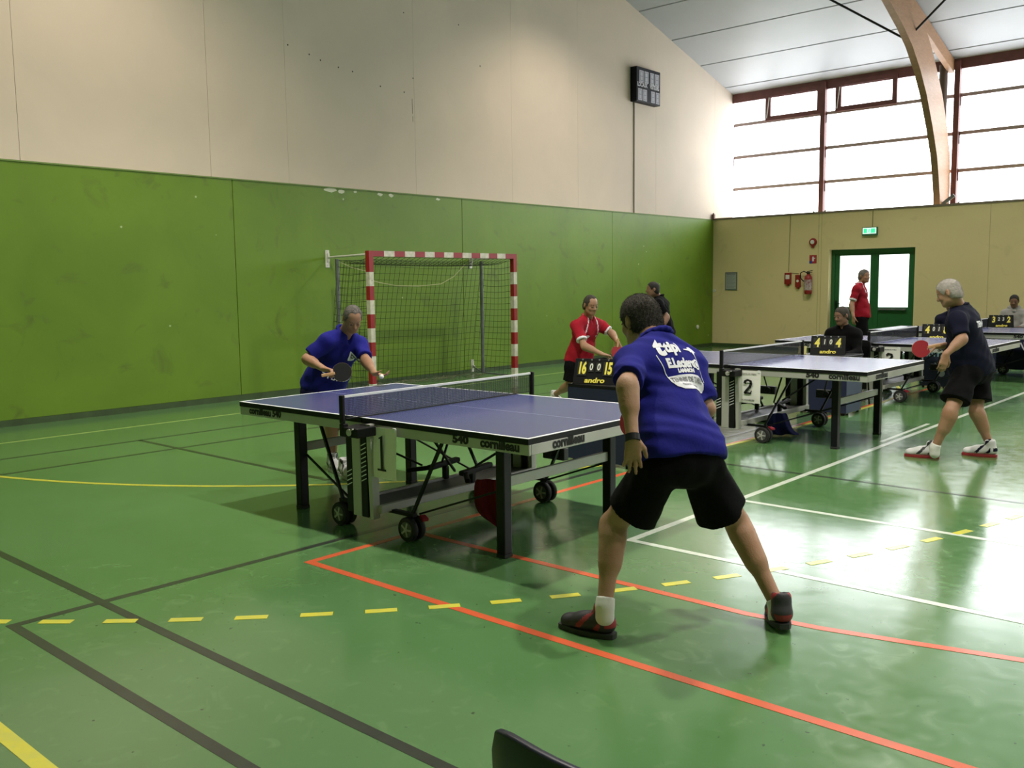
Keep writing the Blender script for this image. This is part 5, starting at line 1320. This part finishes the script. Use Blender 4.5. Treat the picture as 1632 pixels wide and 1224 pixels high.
# --- man in black walking near the green wall
person(dict(label='dark-haired man in black polo standing by the green wall', base=(2.6, 1.8, 0), h=.013, eyes=False,
    J=dict(head=(2.565, 1.820, 1.479), nk=(2.583, 1.949, 1.335), sl=(2.683, 1.759, 1.264), sr=(2.563, 2.122, 1.254), el=(2.801, 1.835, 1.065), er=(2.551, 2.215, 1.039), wl=(2.804, 1.677, 0.884), wr=(2.546, 2.116, 0.849),
           pel=(2.661, 2.007, 0.780), hl=(2.698, 1.897, 0.730), hr=(2.632, 2.106, 0.717), kl=(2.738, 1.819, 0.403), kr=(2.659, 2.015, 0.386), al=(2.759, 1.859, 0.086), ar=(2.680, 2.055, 0.065)),
    face=(-.75, -.66, 0), skin=M['skin_dark'], hairm=M['hair_black'], hands=[HN('l', (0, 0, -1), (0, 1, 0), 1, curl=25)], shirt=dict(m=M['black_cloth'], hem=.0, ex=.02, sleeve=.75), shorts=dict(m=M['black_cloth'], len=.85),
    feet=[dict(sd=s_, heel=h_, d=(-.75, -.6), ms=M['sock_white'], mu=M['shoe_black'], mo=M['sole_dark'], ma=M['shoe_black']) for s_, h_ in (('l', (2.805, 1.821, 0.007)), ('r', (2.733, 2.024, -0.007)))]))

# --- white-haired player in navy
m7 = person(dict(label='white-haired player in navy shirt and black shorts holding a red racket, on the right', base=(7.9, -1.45, 0), h=.009, s=1.02, w=1.14,
    J=dict(head=(7.788, -1.542, 1.464), nk=(7.845, -1.419, 1.309), sl=(7.890, -1.635, 1.219), sr=(7.845, -1.189, 1.224), el=(7.956, -1.705, 1.074), er=(7.809, -1.200, 0.998), wl=(7.870, -1.854, 0.947), wr=(7.690, -1.523, 0.990),
           pel=(7.914, -1.244, 0.791), hl=(7.911, -1.415, 0.749), hr=(7.914, -1.064, 0.732), kl=(7.870, -1.658, 0.439), kr=(7.950, -1.189, 0.393), al=(7.756, -1.672, 0.110), ar=(8.051, -1.114, 0.097)),
    face=(-.86, -.05, -.36), headup=(-.32, 0, .94), skin=M['skin'], hairm=M['hair_white'], style='short', belly=.05, ns=6000, hl=.010,
    hands=[HN('l', (-0.121, -0.247, -0.961), (-.4, .6, 0), 1, curl=26, spread=3), HN('r', (-0.602, -0.797, 0.033), (.3, .3, -.9), 1, curl=55, spread=1)],
    shirt=dict(m=M['shirt_navy'], hem=-.08, ex=.024, sleeve=.82, wamp=.006), shorts=dict(m=M['black_cloth'], len=.72, flare=.128, slim=.006),
    feet=[dict(sd='l', heel=(7.76, -1.56, 0), d=(-1, -.22), pitch=0, ms=M['sock_white'], mu=M['shoe_white'], mo=M['shoe_red'], ma=M['shoe_black'], sock=.04),
          dict(sd='r', heel=(8.14, -1.20, 0), d=(-1, -.15), pitch=0, ms=M['sock_white'], mu=M['shoe_white'], mo=M['shoe_red'], ma=M['shirt_navy'], sock=.04)]))
fr7 = m7['fr']; b7 = -fr7['front']; S7 = nrm(fr7['J']['sr'] - fr7['J']['sl']); sp7 = nrm(fr7['spine'] - np.dot(fr7['spine'], S7) * S7)
snap(text_mesh('TENNIS', .07, bold=.004), m7['shirt_o'], fr7['at'](.72) + b7 * .12, S7, sp7, .004, M['print_white'], m7['shirt_o'], 'print_letters')
racket('dark red racket held by the white-haired player in navy', (7.605, -1.655, 0.973), (.55, -.80, .15), (0.720, 0.669, 0.183), M['rubber_red'], M['rubber_black'])

# --- seated umpires
def seated(label, px, face, skin, hairm, jm, style='short', lean=0.0, hood=False, handsup=False, s=1.0, headface=None):
    """px: world point of the hips on the seat"""
    p = V(px); F = nrm(V(face[0], face[1], 0)); L = V(-F[1], F[0], 0); Z = V(0, 0, 1)
    q = lambda f_, l_, z_: tuple(p + F * f_ + L * l_ + Z * z_)
    k = .52
    hd = [HN('l', nrm(F + -L * .5), -Z, -1, curl=35), HN('r', nrm(F + L * .5), -Z, 1, curl=35)]
    return person(dict(label=label, base=(p[0], p[1], 0), h=.011, s=s, w=.95, ns=2000, hl=.009, J=dict(head=q(.13 + lean, 0, .70), nk=q(.06 + lean * .8, 0, .535), sl=q(.05 + lean * .7, .155, .465), sr=q(.05 + lean * .7, -.155, .465),
        el=q(.15 + lean, .205, .24), er=q(.15 + lean, -.205, .24), wl=q(.37 + lean, .14, .235), wr=q(.37 + lean, -.14, .235), pel=q(0, 0, .06), hl=q(.02, .09, .04), hr=q(.02, -.09, .04),
        kl=q(.45, .13, .04), kr=q(.45, -.13, .04), al=q(.42, .13, -.40), ar=q(.42, -.13, -.40)), face=headface or (F[0], F[1], -.25), skin=skin, hairm=hairm, style=style, hands=hd, eyes=not hood or True,
        shirt=dict(m=jm, hem=-.02, ex=.020, sleeve=2, hood=hood, wamp=.007), shorts=dict(m=M['black_cloth'], len=2),
        feet=[dict(sd=s_, heel=q(.36, y_, -.52 + .0), d=F, ms=M['sock_white'], mu=M['shoe_black'], mo=M['sole_dark'], ma=M['shoe_black']) for s_, y_ in (('l', .13), ('r', -.13))]))
seated('seated umpire in black jacket behind the scoreboard reading 4 1 0 4', (5.68, 1.42, .44), (.10, -1), M['skin_dark'], M['hair_brown'], M['black_cloth'], headface=(-.45, -.95, -.22))
seated('seated umpire in navy jacket mostly hidden by the white-haired player', (5.94, 4.86, .50), (.1, -1), M['skin_dark'], M['hair_brown'], M['shirt_navy'], lean=-.02)
seated('seated man in grey hoodie at the far right behind a scoreboard', (5.83, 8.93, .46), (.15, -1), M['skin_dark'], M['hair_black'], M['grey_hoodie'], hood=True)

# --- red-shirted man in the doorway
person(dict(label='grey-haired man in red shirt standing before the green door', base=(3.72, 7.0, 0), h=.012, s=1.08, eyes=False, w=.98, ns=2000, hl=.01,
    J=dict(head=(3.773, 6.967, 1.647), nk=(3.713, 6.956, 1.476), sl=(3.650, 7.093, 1.418), sr=(3.744, 6.704, 1.410), el=(3.560, 7.104, 1.115), er=(3.693, 6.620, 1.139), wl=(3.627, 7.067, 0.907), wr=(3.772, 6.523, 0.916),
           pel=(3.766, 6.920, 0.902), hl=(3.740, 7.023, 0.841), hr=(3.808, 6.816, 0.849), kl=(3.774, 6.994, 0.425), kr=(3.861, 6.737, 0.442), al=(3.752, 6.988, 0.063), ar=(3.820, 6.781, 0.070)),
    face=(.95, -.35, 0), skin=M['skin'], hairm=M['hair_grey'], hands=[HN('r', (0, 0, -1), (.3, 1, 0), 1, curl=25)], shirt=dict(m=M['shirt_red'], mats=[M['print_white']], mf=redmf, hem=-.04, ex=.02, sleeve=.75), shorts=dict(m=M['black_cloth'], len=.75),
    feet=[dict(sd=s_, heel=h_, d=(1, -.2), ms=M['sock_white'], mu=M['shoe_white'], mo=M['sole_white'], ma=M['shoe_black']) for s_, h_ in (('l', (3.730, 6.958, -0.017)), ('r', (3.799, 6.751, -0.010)))]))
